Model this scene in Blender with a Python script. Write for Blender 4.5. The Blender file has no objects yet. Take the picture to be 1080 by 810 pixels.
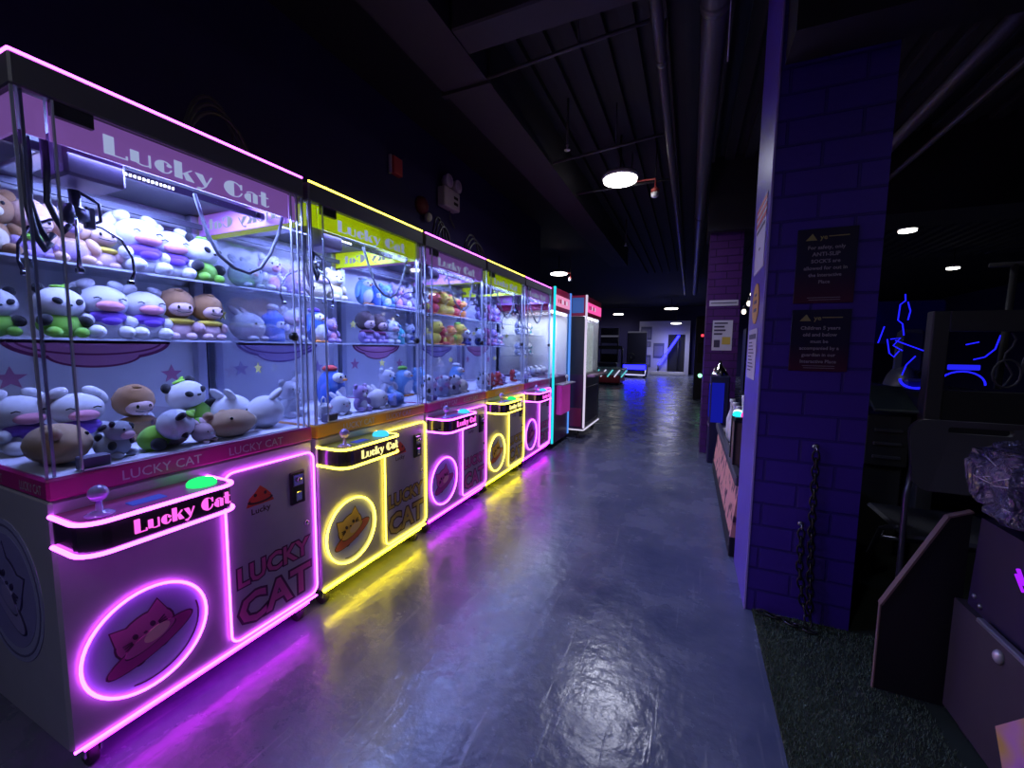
import bpy, math, random
from mathutils import Vector, Matrix
random.seed(7)
scene = bpy.context.scene
col = scene.collection
PI = math.pi
V = Vector

# ------------------------------------------------------------------ mesh builder
class MB:
    def __init__(s):
        s.v = []; s.f = []; s.m = []; s.sm = []
    def add(s, vs, fs, mi=0, smooth=False):
        b = len(s.v)
        s.v += [tuple(p) for p in vs]
        for f in fs:
            s.f.append(tuple(b + i for i in f)); s.m.append(mi); s.sm.append(smooth)
        return s
    def box(s, a, b, mi=0, bev=0.0, M=None):
        x0, x1 = sorted((a[0], b[0])); y0, y1 = sorted((a[1], b[1])); z0, z1 = sorted((a[2], b[2]))
        if bev <= 0:
            vs = [V((x, y, z)) for x in (x0, x1) for y in (y0, y1) for z in (z0, z1)]
            fs = [(0, 1, 3, 2), (4, 6, 7, 5), (0, 4, 5, 1), (2, 3, 7, 6), (0, 2, 6, 4), (1, 5, 7, 3)]
        else:
            e = min(bev, (x1-x0)/2.01, (y1-y0)/2.01, (z1-z0)/2.01)
            vs = []; idx = {}
            for i, x in enumerate((x0, x1)):
                for j, y in enumerate((y0, y1)):
                    for k, z in enumerate((z0, z1)):
                        dx = e if i == 0 else -e; dy = e if j == 0 else -e; dz = e if k == 0 else -e
                        idx[i, j, k, 0] = len(vs); vs.append(V((x, y+dy, z+dz)))
                        idx[i, j, k, 1] = len(vs); vs.append(V((x+dx, y, z+dz)))
                        idx[i, j, k, 2] = len(vs); vs.append(V((x+dx, y+dy, z)))
            fs = []
            I = idx
            for i in (0, 1):
                q = [I[i, 0, 0, 0], I[i, 0, 1, 0], I[i, 1, 1, 0], I[i, 1, 0, 0]]; fs.append(q if i == 0 else q[::-1])
                q = [I[0, i, 0, 1], I[1, i, 0, 1], I[1, i, 1, 1], I[0, i, 1, 1]]; fs.append(q if i == 0 else q[::-1])
                q = [I[0, 0, i, 2], I[0, 1, i, 2], I[1, 1, i, 2], I[1, 0, i, 2]]; fs.append(q if i == 0 else q[::-1])
            for p in (0, 1):
                for q in (0, 1):
                    fs.append((I[p, q, 0, 0], I[p, q, 0, 1], I[p, q, 1, 1], I[p, q, 1, 0]))
                    fs.append((I[p, 0, q, 0], I[p, 0, q, 2], I[p, 1, q, 2], I[p, 1, q, 0]))
                    fs.append((I[0, p, q, 1], I[0, p, q, 2], I[1, p, q, 2], I[1, p, q, 1]))
            for i in (0, 1):
                for j in (0, 1):
                    for k in (0, 1):
                        fs.append((I[i, j, k, 0], I[i, j, k, 1], I[i, j, k, 2]))
        if M is not None: vs = [M @ p for p in vs]
        return s.add(vs, fs, mi)
    def tube(s, pts, r, n=8, closed=False, mi=0, cap=True, smooth=True):
        pts = [V(p) for p in pts]; N = len(pts)
        rr = r if isinstance(r, (list, tuple)) else [r]*N
        rings = []; up = None
        for i in range(N):
            if closed: d = pts[(i+1) % N] - pts[i-1]
            else: d = pts[min(i+1, N-1)] - pts[max(i-1, 0)]
            d = d.normalized() if d.length > 1e-9 else V((0, 0, 1))
            if up is None:
                up = V((0, 0, 1)) if abs(d.z) < .9 else V((1, 0, 0))
            a = d.cross(up)
            if a.length < 1e-4: a = d.cross(V((0, 1, 0)))
            a.normalize(); b = a.cross(d).normalized(); up = b
            rings.append([pts[i] + rr[i]*(math.cos(t)*a + math.sin(t)*b) for t in [2*PI*k/n for k in range(n)]])
        vs = [p for q in rings for p in q]; fs = []
        for i in range(N if closed else N-1):
            j = (i+1) % N
            for k in range(n):
                l = (k+1) % n
                fs.append((i*n+k, j*n+k, j*n+l, i*n+l))
        if cap and not closed:
            fs.append(tuple(range(n))); fs.append(tuple((N-1)*n + k for k in reversed(range(n))))
        return s.add(vs, fs, mi, smooth)
    def ell(s, c, r, M=None, seg=16, ring=10, mi=0, noise=0.0, nf=9.0, zmin=None):
        if not isinstance(r, (list, tuple)): r = (r, r, r)
        rnd = random.Random(int((c[0]*71+c[1]*37+c[2]*13)*1000) + seg)
        vs = []; fs = []
        def P(th, ph):
            q = V((r[0]*math.sin(th)*math.cos(ph), r[1]*math.sin(th)*math.sin(ph), r[2]*math.cos(th)))
            if noise: q *= 1 + noise*(rnd.random()*2-1)
            if M is not None: q = M @ q
            q = q + V(c)
            if zmin is not None and q.z < zmin: q.z = zmin
            return q
        vs.append(P(0, 0))
        for i in range(1, ring):
            for k in range(seg): vs.append(P(PI*i/ring, 2*PI*k/seg))
        vs.append(P(PI, 0))
        for k in range(seg):
            fs.append((0, 1+k, 1+(k+1) % seg))
            e = 1+(ring-2)*seg
            fs.append((len(vs)-1, e+(k+1) % seg, e+k))
        for i in range(ring-2):
            a = 1+i*seg; b = a+seg
            for k in range(seg):
                fs.append((a+k, b+k, b+(k+1) % seg, a+(k+1) % seg))
        return s.add(vs, fs, mi, True)
    def poly(s, fr, pts, c0, c1, mi=0):
        """prism: 2-D outline pts (counter-clockwise) in the frame fr, from offset c0 to c1 along its normal"""
        n = len(pts)
        area = sum(pts[i][0]*pts[(i+1) % n][1]-pts[(i+1) % n][0]*pts[i][1] for i in range(n))
        if area < 0: pts = pts[::-1]
        vs = [fr(a, b, c1) for a, b in pts] + [fr(a, b, c0) for a, b in pts]
        fs = [tuple(range(n)), tuple(reversed(range(n, 2*n)))]
        for i in range(n):
            j = (i+1) % n
            fs.append((i, n+i, n+j, j))
        return s.add(vs, fs, mi)
    def ring2d(s, fr, outer, inner, c0, c1, mi=0):
        n = len(outer)
        vs = [fr(a, b, c1) for a, b in outer]+[fr(a, b, c1) for a, b in inner]+[fr(a, b, c0) for a, b in outer]+[fr(a, b, c0) for a, b in inner]
        fs = []
        for i in range(n):
            j = (i+1) % n
            fs += [(i, j, n+j, n+i), (2*n+i, 3*n+i, 3*n+j, 2*n+j), (i, 2*n+i, 2*n+j, j), (n+i, n+j, 3*n+j, 3*n+i)]
        return s.add(vs, fs, mi)
    def lathe(s, c, prof, n=20, M=None, mi=0):
        vs = []; fs = []
        for r, z in prof:
            for k in range(n):
                p = V((r*math.cos(2*PI*k/n), r*math.sin(2*PI*k/n), z))
                if M is not None: p = M @ p
                vs.append(p + V(c))
        for i in range(len(prof)-1):
            for k in range(n):
                l = (k+1) % n
                fs.append((i*n+k, i*n+l, (i+1)*n+l, (i+1)*n+k))
        fs.append(tuple(reversed(range(n)))); fs.append(tuple((len(prof)-1)*n+k for k in range(n)))
        return s.add(vs, fs, mi, True)
    def mesh(s, name, mats):
        me = bpy.data.meshes.new(name)
        me.from_pydata(s.v, [], s.f)
        for m in (mats if isinstance(mats, (list, tuple)) else [mats]): me.materials.append(m)
        me.polygons.foreach_set('material_index', s.m)
        me.polygons.foreach_set('use_smooth', s.sm)
        me.update()
        return me
    def build(s, name, mats, parent=None):
        o = bpy.data.objects.new(name, s.mesh(name, mats)); col.objects.link(o)
        if parent is not None: o.parent = parent
        return o

def fr(o, right, up):
    o, right, up = V(o), V(right).normalized(), V(up).normalized(); n = right.cross(up)
    return lambda a, b, c=0.0: o + a*right + b*up + c*n

def tag(o, label=None, cat=None, group=None, kind=None):
    if label: o['label'] = label
    if cat: o['category'] = cat
    if group: o['group'] = group
    if kind: o['kind'] = kind
    return o
def thing(name, loc, label, cat, group=None, rz=0.0):
    o = bpy.data.objects.new(name, None); col.objects.link(o)
    o.empty_display_size = .1
    o.location = loc; o.rotation_euler = (0, 0, rz)
    return tag(o, label, cat, group)
def struct(name, mb, m, label=None):
    o = mb.build(name, m); o['kind'] = 'structure'
    if label: o['label'] = label
    return o

# ------------------------------------------------------------------ materials
MATS = {}
def nt(name):
    m = bpy.data.materials.new(name); m.use_nodes = True
    t = m.node_tree; t.nodes.clear()
    out = t.nodes.new('ShaderNodeOutputMaterial')
    return m, t, out
def mat(name, c, rough=.5, metal=0.0, spec=.5, vary=.08, vs=14.0, bump=0.0, bs=60.0, sheen=0.0, emit=None, es=0.0, alpha=1.0, coat=0.0):
    if name in MATS: return MATS[name]
    m, t, out = nt(name)
    p = t.nodes.new('ShaderNodeBsdfPrincipled')
    p.inputs['Roughness'].default_value = rough; p.inputs['Metallic'].default_value = metal
    p.inputs['Specular IOR Level'].default_value = spec
    p.inputs['Coat Weight'].default_value = coat
    if sheen:
        p.inputs['Sheen Weight'].default_value = sheen
    tc = t.nodes.new('ShaderNodeTexCoord')
    n = t.nodes.new('ShaderNodeTexNoise'); n.inputs['Scale'].default_value = vs; n.inputs['Detail'].default_value = 3
    t.links.new(tc.outputs['Object'], n.inputs['Vector'])
    mr = t.nodes.new('ShaderNodeMapRange'); mr.inputs[3].default_value = 1-vary; mr.inputs[4].default_value = 1+vary
    t.links.new(n.outputs['Fac'], mr.inputs[0])
    mx = t.nodes.new('ShaderNodeVectorMath'); mx.operation = 'SCALE'; mx.inputs[0].default_value = c[:3]
    t.links.new(mr.outputs[0], mx.inputs['Scale'])
    t.links.new(mx.outputs[0], p.inputs['Base Color'])
    if bump:
        n2 = t.nodes.new('ShaderNodeTexNoise'); n2.inputs['Scale'].default_value = bs; n2.inputs['Detail'].default_value = 2
        t.links.new(tc.outputs['Object'], n2.inputs['Vector'])
        b = t.nodes.new('ShaderNodeBump'); b.inputs['Strength'].default_value = bump; b.inputs['Distance'].default_value = .01
        t.links.new(n2.outputs['Fac'], b.inputs['Height']); t.links.new(b.outputs[0], p.inputs['Normal'])
    if emit:
        p.inputs['Emission Color'].default_value = (*emit, 1); p.inputs['Emission Strength'].default_value = es
    t.links.new(p.outputs[0], out.inputs[0])
    MATS[name] = m
    return m
def emi(name, c, s):
    if name in MATS: return MATS[name]
    m, t, out = nt(name)
    e = t.nodes.new('ShaderNodeEmission'); e.inputs[0].default_value = (*c, 1); e.inputs[1].default_value = s
    t.links.new(e.outputs[0], out.inputs[0]); MATS[name] = m
    return m
def glass(name, tint=(.97, .98, 1), rough=.03, refl=1.0, frost=0.0):
    if name in MATS: return MATS[name]
    m, t, out = nt(name)
    tr = t.nodes.new('ShaderNodeBsdfTransparent'); tr.inputs[0].default_value = (*tint, 1)
    g = t.nodes.new('ShaderNodeBsdfGlossy'); g.inputs['Roughness'].default_value = rough
    f = t.nodes.new('ShaderNodeFresnel'); f.inputs[0].default_value = 1.3
    mu = t.nodes.new('ShaderNodeMath'); mu.operation = 'MULTIPLY'; mu.inputs[1].default_value = refl; mu.use_clamp = True
    t.links.new(f.outputs[0], mu.inputs[0])
    mx = t.nodes.new('ShaderNodeMixShader')
    t.links.new(mu.outputs[0], mx.inputs[0]); t.links.new(tr.outputs[0], mx.inputs[1]); t.links.new(g.outputs[0], mx.inputs[2])
    last = mx
    if frost:
        d = t.nodes.new('ShaderNodeBsdfDiffuse'); d.inputs[0].default_value = (.75, .78, .9, 1)
        m2 = t.nodes.new('ShaderNodeMixShader'); m2.inputs[0].default_value = frost
        t.links.new(mx.outputs[0], m2.inputs[1]); t.links.new(d.outputs[0], m2.inputs[2]); last = m2
    t.links.new(last.outputs[0], out.inputs[0]); MATS[name] = m
    return m
def floor_mat():
    m, t, out = nt('polished_concrete')
    L = t.links.new; N = t.nodes.new
    p = N('ShaderNodeBsdfPrincipled')
    tc = N('ShaderNodeTexCoord')
    n1 = N('ShaderNodeTexNoise'); n1.inputs['Scale'].default_value = 2.3; n1.inputs['Detail'].default_value = 8; n1.inputs['Roughness'].default_value = .65
    n2 = N('ShaderNodeTexNoise'); n2.inputs['Scale'].default_value = 22; n2.inputs['Detail'].default_value = 6
    L(tc.outputs['Object'], n1.inputs['Vector']); L(tc.outputs['Object'], n2.inputs['Vector'])
    cr = N('ShaderNodeValToRGB'); cr.color_ramp.elements[0].position = .3; cr.color_ramp.elements[1].position = .72
    cr.color_ramp.elements[0].color = (.085, .10, .17, 1); cr.color_ramp.elements[1].color = (.175, .19, .28, 1)
    L(n1.outputs['Fac'], cr.inputs[0])
    # scratches: stretched, thresholded noise in two directions
    def scratch(rot, sc):
        mp = N('ShaderNodeMapping'); mp.inputs['Rotation'].default_value = (0, 0, rot); mp.inputs['Scale'].default_value = (sc, sc*.07, 1)
        L(tc.outputs['Object'], mp.inputs['Vector'])
        w = N('ShaderNodeTexNoise'); w.inputs['Scale'].default_value = 3; w.inputs['Detail'].default_value = 4; w.inputs['Distortion'].default_value = .6
        L(mp.outputs[0], w.inputs['Vector'])
        r = N('ShaderNodeMapRange'); r.inputs[1].default_value = .63; r.inputs[2].default_value = .75
        L(w.outputs['Fac'], r.inputs[0]); return r.outputs[0]
    s1, s2 = scratch(.5, 9), scratch(-1.1, 11)
    ad = N('ShaderNodeMath'); ad.operation = 'MAXIMUM'; L(s1, ad.inputs[0]); L(s2, ad.inputs[1])
    mx = N('ShaderNodeMix'); mx.data_type = 'RGBA'; mx.inputs['B'].default_value = (.30, .31, .38, 1)
    sc = N('ShaderNodeMath'); sc.operation = 'MULTIPLY'; sc.inputs[1].default_value = .35; L(ad.outputs[0], sc.inputs[0])
    L(sc.outputs[0], mx.inputs['Factor']); L(cr.outputs[0], mx.inputs['A']); L(mx.outputs['Result'], p.inputs['Base Color'])
    rr = N('ShaderNodeMapRange'); rr.inputs[1].default_value = .3; rr.inputs[2].default_value = .7; rr.inputs[3].default_value = .14; rr.inputs[4].default_value = .36
    L(n1.outputs['Fac'], rr.inputs[0]); L(rr.outputs[0], p.inputs['Roughness'])
    p.inputs['Specular IOR Level'].default_value = .75
    mm = N('ShaderNodeMath'); mm.operation = 'MULTIPLY_ADD'; mm.inputs[1].default_value = .2
    L(ad.outputs[0], mm.inputs[0]); L(n2.outputs['Fac'], mm.inputs[2])
    n3 = N('ShaderNodeTexNoise'); n3.inputs['Scale'].default_value = 5; n3.inputs['Detail'].default_value = 2
    L(tc.outputs['Object'], n3.inputs['Vector'])
    m3 = N('ShaderNodeMath'); m3.operation = 'MULTIPLY_ADD'; m3.inputs[1].default_value = 1.6
    L(n3.outputs['Fac'], m3.inputs[0]); L(mm.outputs[0], m3.inputs[2])
    b = N('ShaderNodeBump'); b.inputs['Strength'].default_value = .45; b.inputs['Distance'].default_value = .006
    L(m3.outputs[0], b.inputs['Height']); L(b.outputs[0], p.inputs['Normal'])
    L(p.outputs[0], out.inputs[0])
    return m
def brick_mat(name, axis_map, c1, c2, cm, bw=.26, bh=.105):
    m, t, out = nt(name); L = t.links.new; N = t.nodes.new
    p = N('ShaderNodeBsdfPrincipled'); p.inputs['Roughness'].default_value = .45
    tc = N('ShaderNodeTexCoord'); sx = N('ShaderNodeSeparateXYZ'); cx = N('ShaderNodeCombineXYZ')
    L(tc.outputs['Object'], sx.inputs[0])
    ad = N('ShaderNodeMath'); ad.operation = 'ADD'; L(sx.outputs[0], ad.inputs[0]); L(sx.outputs[1], ad.inputs[1])
    L(ad.outputs[0], cx.inputs[0]); L(sx.outputs[2], cx.inputs[1])
    b = N('ShaderNodeTexBrick'); b.inputs['Scale'].default_value = 1
    b.inputs['Brick Width'].default_value = bw; b.inputs['Row Height'].default_value = bh
    b.inputs['Mortar Size'].default_value = .006; b.inputs['Mortar Smooth'].default_value = .3
    b.inputs['Color1'].default_value = (*c1, 1); b.inputs['Color2'].default_value = (*c2, 1); b.inputs['Mortar'].default_value = (*cm, 1)
    L(cx.outputs[0], b.inputs['Vector']); L(b.outputs['Color'], p.inputs['Base Color'])
    n = N('ShaderNodeTexNoise'); n.inputs['Scale'].default_value = 40; L(tc.outputs['Object'], n.inputs['Vector'])
    h = N('ShaderNodeMath'); h.operation = 'MULTIPLY_ADD'; h.inputs[1].default_value = -1.0
    q = N('ShaderNodeMath'); q.operation = 'MULTIPLY'; q.inputs[1].default_value = .15; L(n.outputs['Fac'], q.inputs[0])
    L(b.outputs['Fac'], h.inputs[0]); L(q.outputs[0], h.inputs[2])
    bp = N('ShaderNodeBump'); bp.inputs['Strength'].default_value = .9; bp.inputs['Distance'].default_value = .012
    L(h.outputs[0], bp.inputs['Height']); L(bp.outputs[0], p.inputs['Normal'])
    L(p.outputs[0], out.inputs[0]); return m

G = glass('clear_glass', refl=.45)
GS = glass('side_glass', refl=.22)
ACR = glass('acrylic_shelf', tint=(.96, .97, 1), refl=.5, frost=.06)
EDGE = mat('polished_edge', (.62, .66, .8), .25, .3)
SILVER = mat('silver_panel', (.40, .385, .47), .42, .25)
DARKGREY = mat('dark_grey_plastic', (.11, .105, .125), .45)
BLACK = mat('black_plastic', (.012, .012, .016), .45)
BLACKPAINT = mat('black_paint', (.016, .015, .022), .7)
CHROME = mat('chrome', (.7, .7, .74), .16, 1.0)
STEEL = mat('brushed_steel', (.45, .45, .5), .35, 1.0)
WHITEP = mat('white_backing', (.74, .74, .80), .6)
WHITE = mat('white_plastic', (.75, .75, .78), .45)
RUBBER = mat('rubber', (.03, .03, .035), .7)
LEDW = emi('led_white', (.75, .82, 1.0), 7.0)
LAMPW = emi('lamp_white', (1.0, .95, .86), 9.0)

PINK_N = emi('neon_pink', (.72, .080, 1.0), 8.0)
PINK_B = emi('added_glow_pink', (.66, .015, 1.0), 22.0)
YEL_N = emi('neon_yellow', (1.0, .80, .060), 7.5)
YEL_B = emi('added_glow_yellow', (1.0, .78, .008), 30.0)
CYAN_N = emi('neon_cyan', (.02, .72, .85), 1.1)
BLUE_N = emi('neon_blue', (.012, .012, 1.0), 1.6)
BLUE_N2 = emi('neon_blue_soft', (.10, .30, .95), 1.0)
WHITE_N = emi('neon_white', (.70, .62, .85), 1.0)
PURP_N = emi('neon_purple', (.30, .01, .85), 1.4)

# ------------------------------------------------------------------ lettering
_tc = {}
def text_geo(txt, off=0.0, space=1.0):
    k = (txt, off, space)
    if k in _tc: return _tc[k]
    cu = bpy.data.curves.new('t', 'FONT'); cu.body = txt; cu.size = 1.0; cu.offset = off; cu.resolution_u = 2; cu.space_character = space
    cu.align_x = 'LEFT'
    o = bpy.data.objects.new('t', cu); col.objects.link(o)
    dg = bpy.context.evaluated_depsgraph_get(); dg.update()
    me = bpy.data.meshes.new_from_object(o.evaluated_get(dg))
    vs = [v.co.copy() for v in me.vertices]; fs = [tuple(p.vertices) for p in me.polygons]
    bpy.data.objects.remove(o); bpy.data.curves.remove(cu); bpy.data.meshes.remove(me)
    xs = [v.x for v in vs]; ys = [v.y for v in vs]
    bb = (min(xs), max(xs), min(ys), max(ys))
    _tc[k] = (vs, fs, bb); return _tc[k]
def put_text(mb, f, txt, box, c, mi=0, off=0.0, shear=0.0, th=.0015, ref=None, space=1.0):
    """fit txt into box=(a0,b0,a1,b1) of frame f at offset c; ref: text whose bounds set the fit"""
    vs, fs, bb = text_geo(txt, off, space)
    rb = text_geo(ref[0], ref[1], space)[2] if ref else bb
    a0, b0, a1, b1 = box
    sx = (a1-a0)/(rb[1]-rb[0]); sy = (b1-b0)/(rb[3]-rb[2])
    pts = [(a0+(v.x-rb[0])*sx, b0+(v.y-rb[2])*sy) for v in vs]
    pts = [(a+shear*(b-b0), b) for a, b in pts]
    mb.add([f(a, b, c) for a, b in pts], fs, mi)
def put_line(mb, f, txt, x, y, h, c, mi=0, off=0.0, center=True):
    vs, fs, bb = text_geo(txt, off)
    s = h/.72; w = (bb[1]-bb[0])*s
    x0 = x-w/2 if center else x
    mb.add([f(x0+(v.x-bb[0])*s, y+v.y*s, c) for v in vs], fs, mi)
def arc(cx, cy, rx, ry, a0, a1, n=14):
    return [(cx+rx*math.cos(a0+(a1-a0)*i/n), cy+ry*math.sin(a0+(a1-a0)*i/n)) for i in range(n+1)]
def strip(pts, w):
    out = []; inn = []
    for i, p in enumerate(pts):
        q = pts[min(i+1, len(pts)-1)]; r = pts[max(i-1, 0)]
        dx, dy = q[0]-r[0], q[1]-r[1]; l = math.hypot(dx, dy) or 1
        out.append((p[0]-dy/l*w/2, p[1]+dx/l*w/2)); inn.append((p[0]+dy/l*w/2, p[1]-dx/l*w/2))
    return out+inn[::-1]
# fat-face stencil display letters: thick left strokes, hairline right strokes
def glyph(ch):
    R = lambda a, b, c, d: [(a, b), (c, b), (c, d), (a, d)]
    t = .05; H = PI/2
    if ch == 'L': return .66, [R(0, 0, .27, 1), R(.27, 0, .62, t), R(.57, 0, .62, .2)]
    if ch == 'u': return .64, [R(0, .08, .24, .7), strip(arc(.36, .16, .2, .14, PI, 2*PI), t), R(.52, 0, .58, .7)]
    if ch == 'c': return .60, [arc(.30, .35, .28, .36, H, 3*H), strip(arc(.30, .35, .24, .33, -H, -.2), t), strip(arc(.30, .35, .24, .33, .3, H), t), arc(.47, .50, .08, .09, 0, 2*PI)]
    if ch == 'k': return .66, [R(0, 0, .25, 1), strip([(.26, .32), (.58, .7)], t), [(.30, .36), (.42, .50), (.66, 0), (.38, 0)]]
    if ch == 'y': return .64, [[(0, .7), (.27, .7), (.42, .12), (.33, -.02)], strip([(.60, .7), (.34, -.05), (.14, -.27)], t), arc(.13, -.22, .09, .07, 0, 2*PI)]
    if ch == 'C': return .80, [arc(.42, .5, .40, .52, H, 3*H), strip(arc(.42, .5, .34, .48, -H, -.25), t), strip(arc(.42, .5, .34, .48, .35, H), t), R(.70, .6, .76, .95)]
    if ch == 'a': return .64, [arc(.30, .28, .28, .30, H, 3*H), R(.40, .0, .60, .62), strip(arc(.34, .52, .22, .18, 0, PI*.9), t)]
    if ch == 't': return .46, [R(.10, .05, .32, 1.0), R(0, .64, .44, .70), strip(arc(.30, .14, .14, .12, PI, 2*PI), t)]
    return .34, []
def fat_text(mb, f, txt, box, c0, c1, mi=0, shear=0.0):
    a0, b0, a1, b1 = box
    adv = 0; gl = []
    for ch in txt:
        w, ps = glyph(ch); gl.append((adv, ps)); adv += w+.04
    s = (a1-a0)/adv; h = b1-b0
    for x, ps in gl:
        for i, p in enumerate(ps):
            mb.poly(f, [(a0+(x+a)*s+shear*b*h, b0+b*h) for a, b in p], c0, c1+.0001*i, mi)

# ------------------------------------------------------------------ claw machines
MX, W, DEP = -1.502, .80, .83
Y0, PITCH = .454, .8252
def Q(u, v, z): return V((.4-v, u-.4, z))          # machine frame: u along the row, v into the machine
def rrect(a0, b0, a1, b1, r, n=5):
    p = []
    for cx, cy, t in ((a1-r, b1-r, 0), (a0+r, b1-r, PI/2), (a0+r, b0+r, PI), (a1-r, b0+r, 1.5*PI)):
        p += [(cx+r*math.cos(t+PI/2*i/n), cy+r*math.sin(t+PI/2*i/n)) for i in range(n+1)]
    return p
def star2(cx, cy, r, rot=0):
    return [(cx+(r if i % 2 == 0 else r*.42)*math.sin(rot+PI*i/5), cy+(r if i % 2 == 0 else r*.42)*math.cos(rot+PI*i/5)) for i in range(10)]
def ell2(cx, cy, rx, ry, rot=0, n=28):
    c, s = math.cos(rot), math.sin(rot)
    return [(cx+rx*math.cos(t)*c-ry*math.sin(t)*s, cy+rx*math.cos(t)*s+ry*math.sin(t)*c) for t in [2*PI*i/n for i in range(n)]]
def cat_planet(mb, f, cx, cy, s, c, tilt=.38, line=0, fill=1, ringm=2, belly=3):
    """cat peeking over a planet ring: outline + fills in flat inlays"""
    def T(p): 
        co, si = math.cos(tilt), math.sin(tilt)
        return [(cx+s*(a*co-b*si), cy+s*(a*si+b*co)) for a, b in p]
    head = ell2(0, .08, .62, .50)
    for k, (m_, g) in enumerate(((line, .045), (fill, 0.0))):
        d = c+.0004*k*2
        mb.poly(f, T([(a*(1+g*1.6), .08+(b-.08)*(1+g*2)) for a, b in head]), c-.001, d+.0004, m_)
        for sx in (-1, 1):
            e = [(sx*.58, .28), (sx*.52, .70), (sx*.20, .52)]
            q = (sum(p[0] for p in e)/3, sum(p[1] for p in e)/3)
            mb.poly(f, T([(q[0]+(p[0]-q[0])*(1+g*5), q[1]+(p[1]-q[1])*(1+g*5)) for p in e]), c-.001, d+.0003, m_)
        mb.poly(f, T(ell2(0, -.30, .98*(1+g), .27*(1+g*2.5), 0)), c-.001, d+.0018, m_ if m_ == line else ringm)
    mb.poly(f, T(ell2(.02, -.17, .60, .17)), c, c+.0034, line)
    mb.poly(f, T(ell2(.02, -.13, .58, .19)), c, c+.0038, fill)
    mb.poly(f, T(ell2(.18, -.10, .30, .17)), c, c+.0042, belly)
    for sx in (-.20, .20):
        mb.poly(f, T(ell2(sx, .20, .055, .075)), c, c+.0046, line)
    mb.poly(f, T(ell2(0, .12, .04, .025)), c, c+.0046, line)
    for sx in (-1, 1):
        for k in (-1, 0, 1):
            mb.poly(f, T(strip([(sx*.30, .10+.03*k), (sx*.48, .10+.09*k)], .018)), c, c+.0046, line)
    for p in ((-.62, -.62, .09), (.30, -.60, .08)):
        mb.poly(f, T(ell2(p[0]*.6, -.54, .12, .08)), c-.001, c+.0008, line)

def console_path(off=0.0, n=5):
    """plan outline of the console: (u, v) from the front panel round the left corner, along the front, round the right"""
    P_, r = .157+off, .055
    uL, uR = .004-off, .372+off
    pts = [(uL, 0.0), (uL, -(P_-r))]
    pts += [(uL+r-r*math.cos(PI/2*i/n), -(P_-r)-r*math.sin(PI/2*i/n)) for i in range(1, n+1)]
    r2 = .04
    pts += [(uR-r2+r2*math.sin(PI/2*i/n), -(P_-r2)-r2*math.cos(PI/2*i/n)) for i in range(0, n+1)]
    pts += [(uR, -.03), (uR, 0.0)]
    return pts

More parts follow.
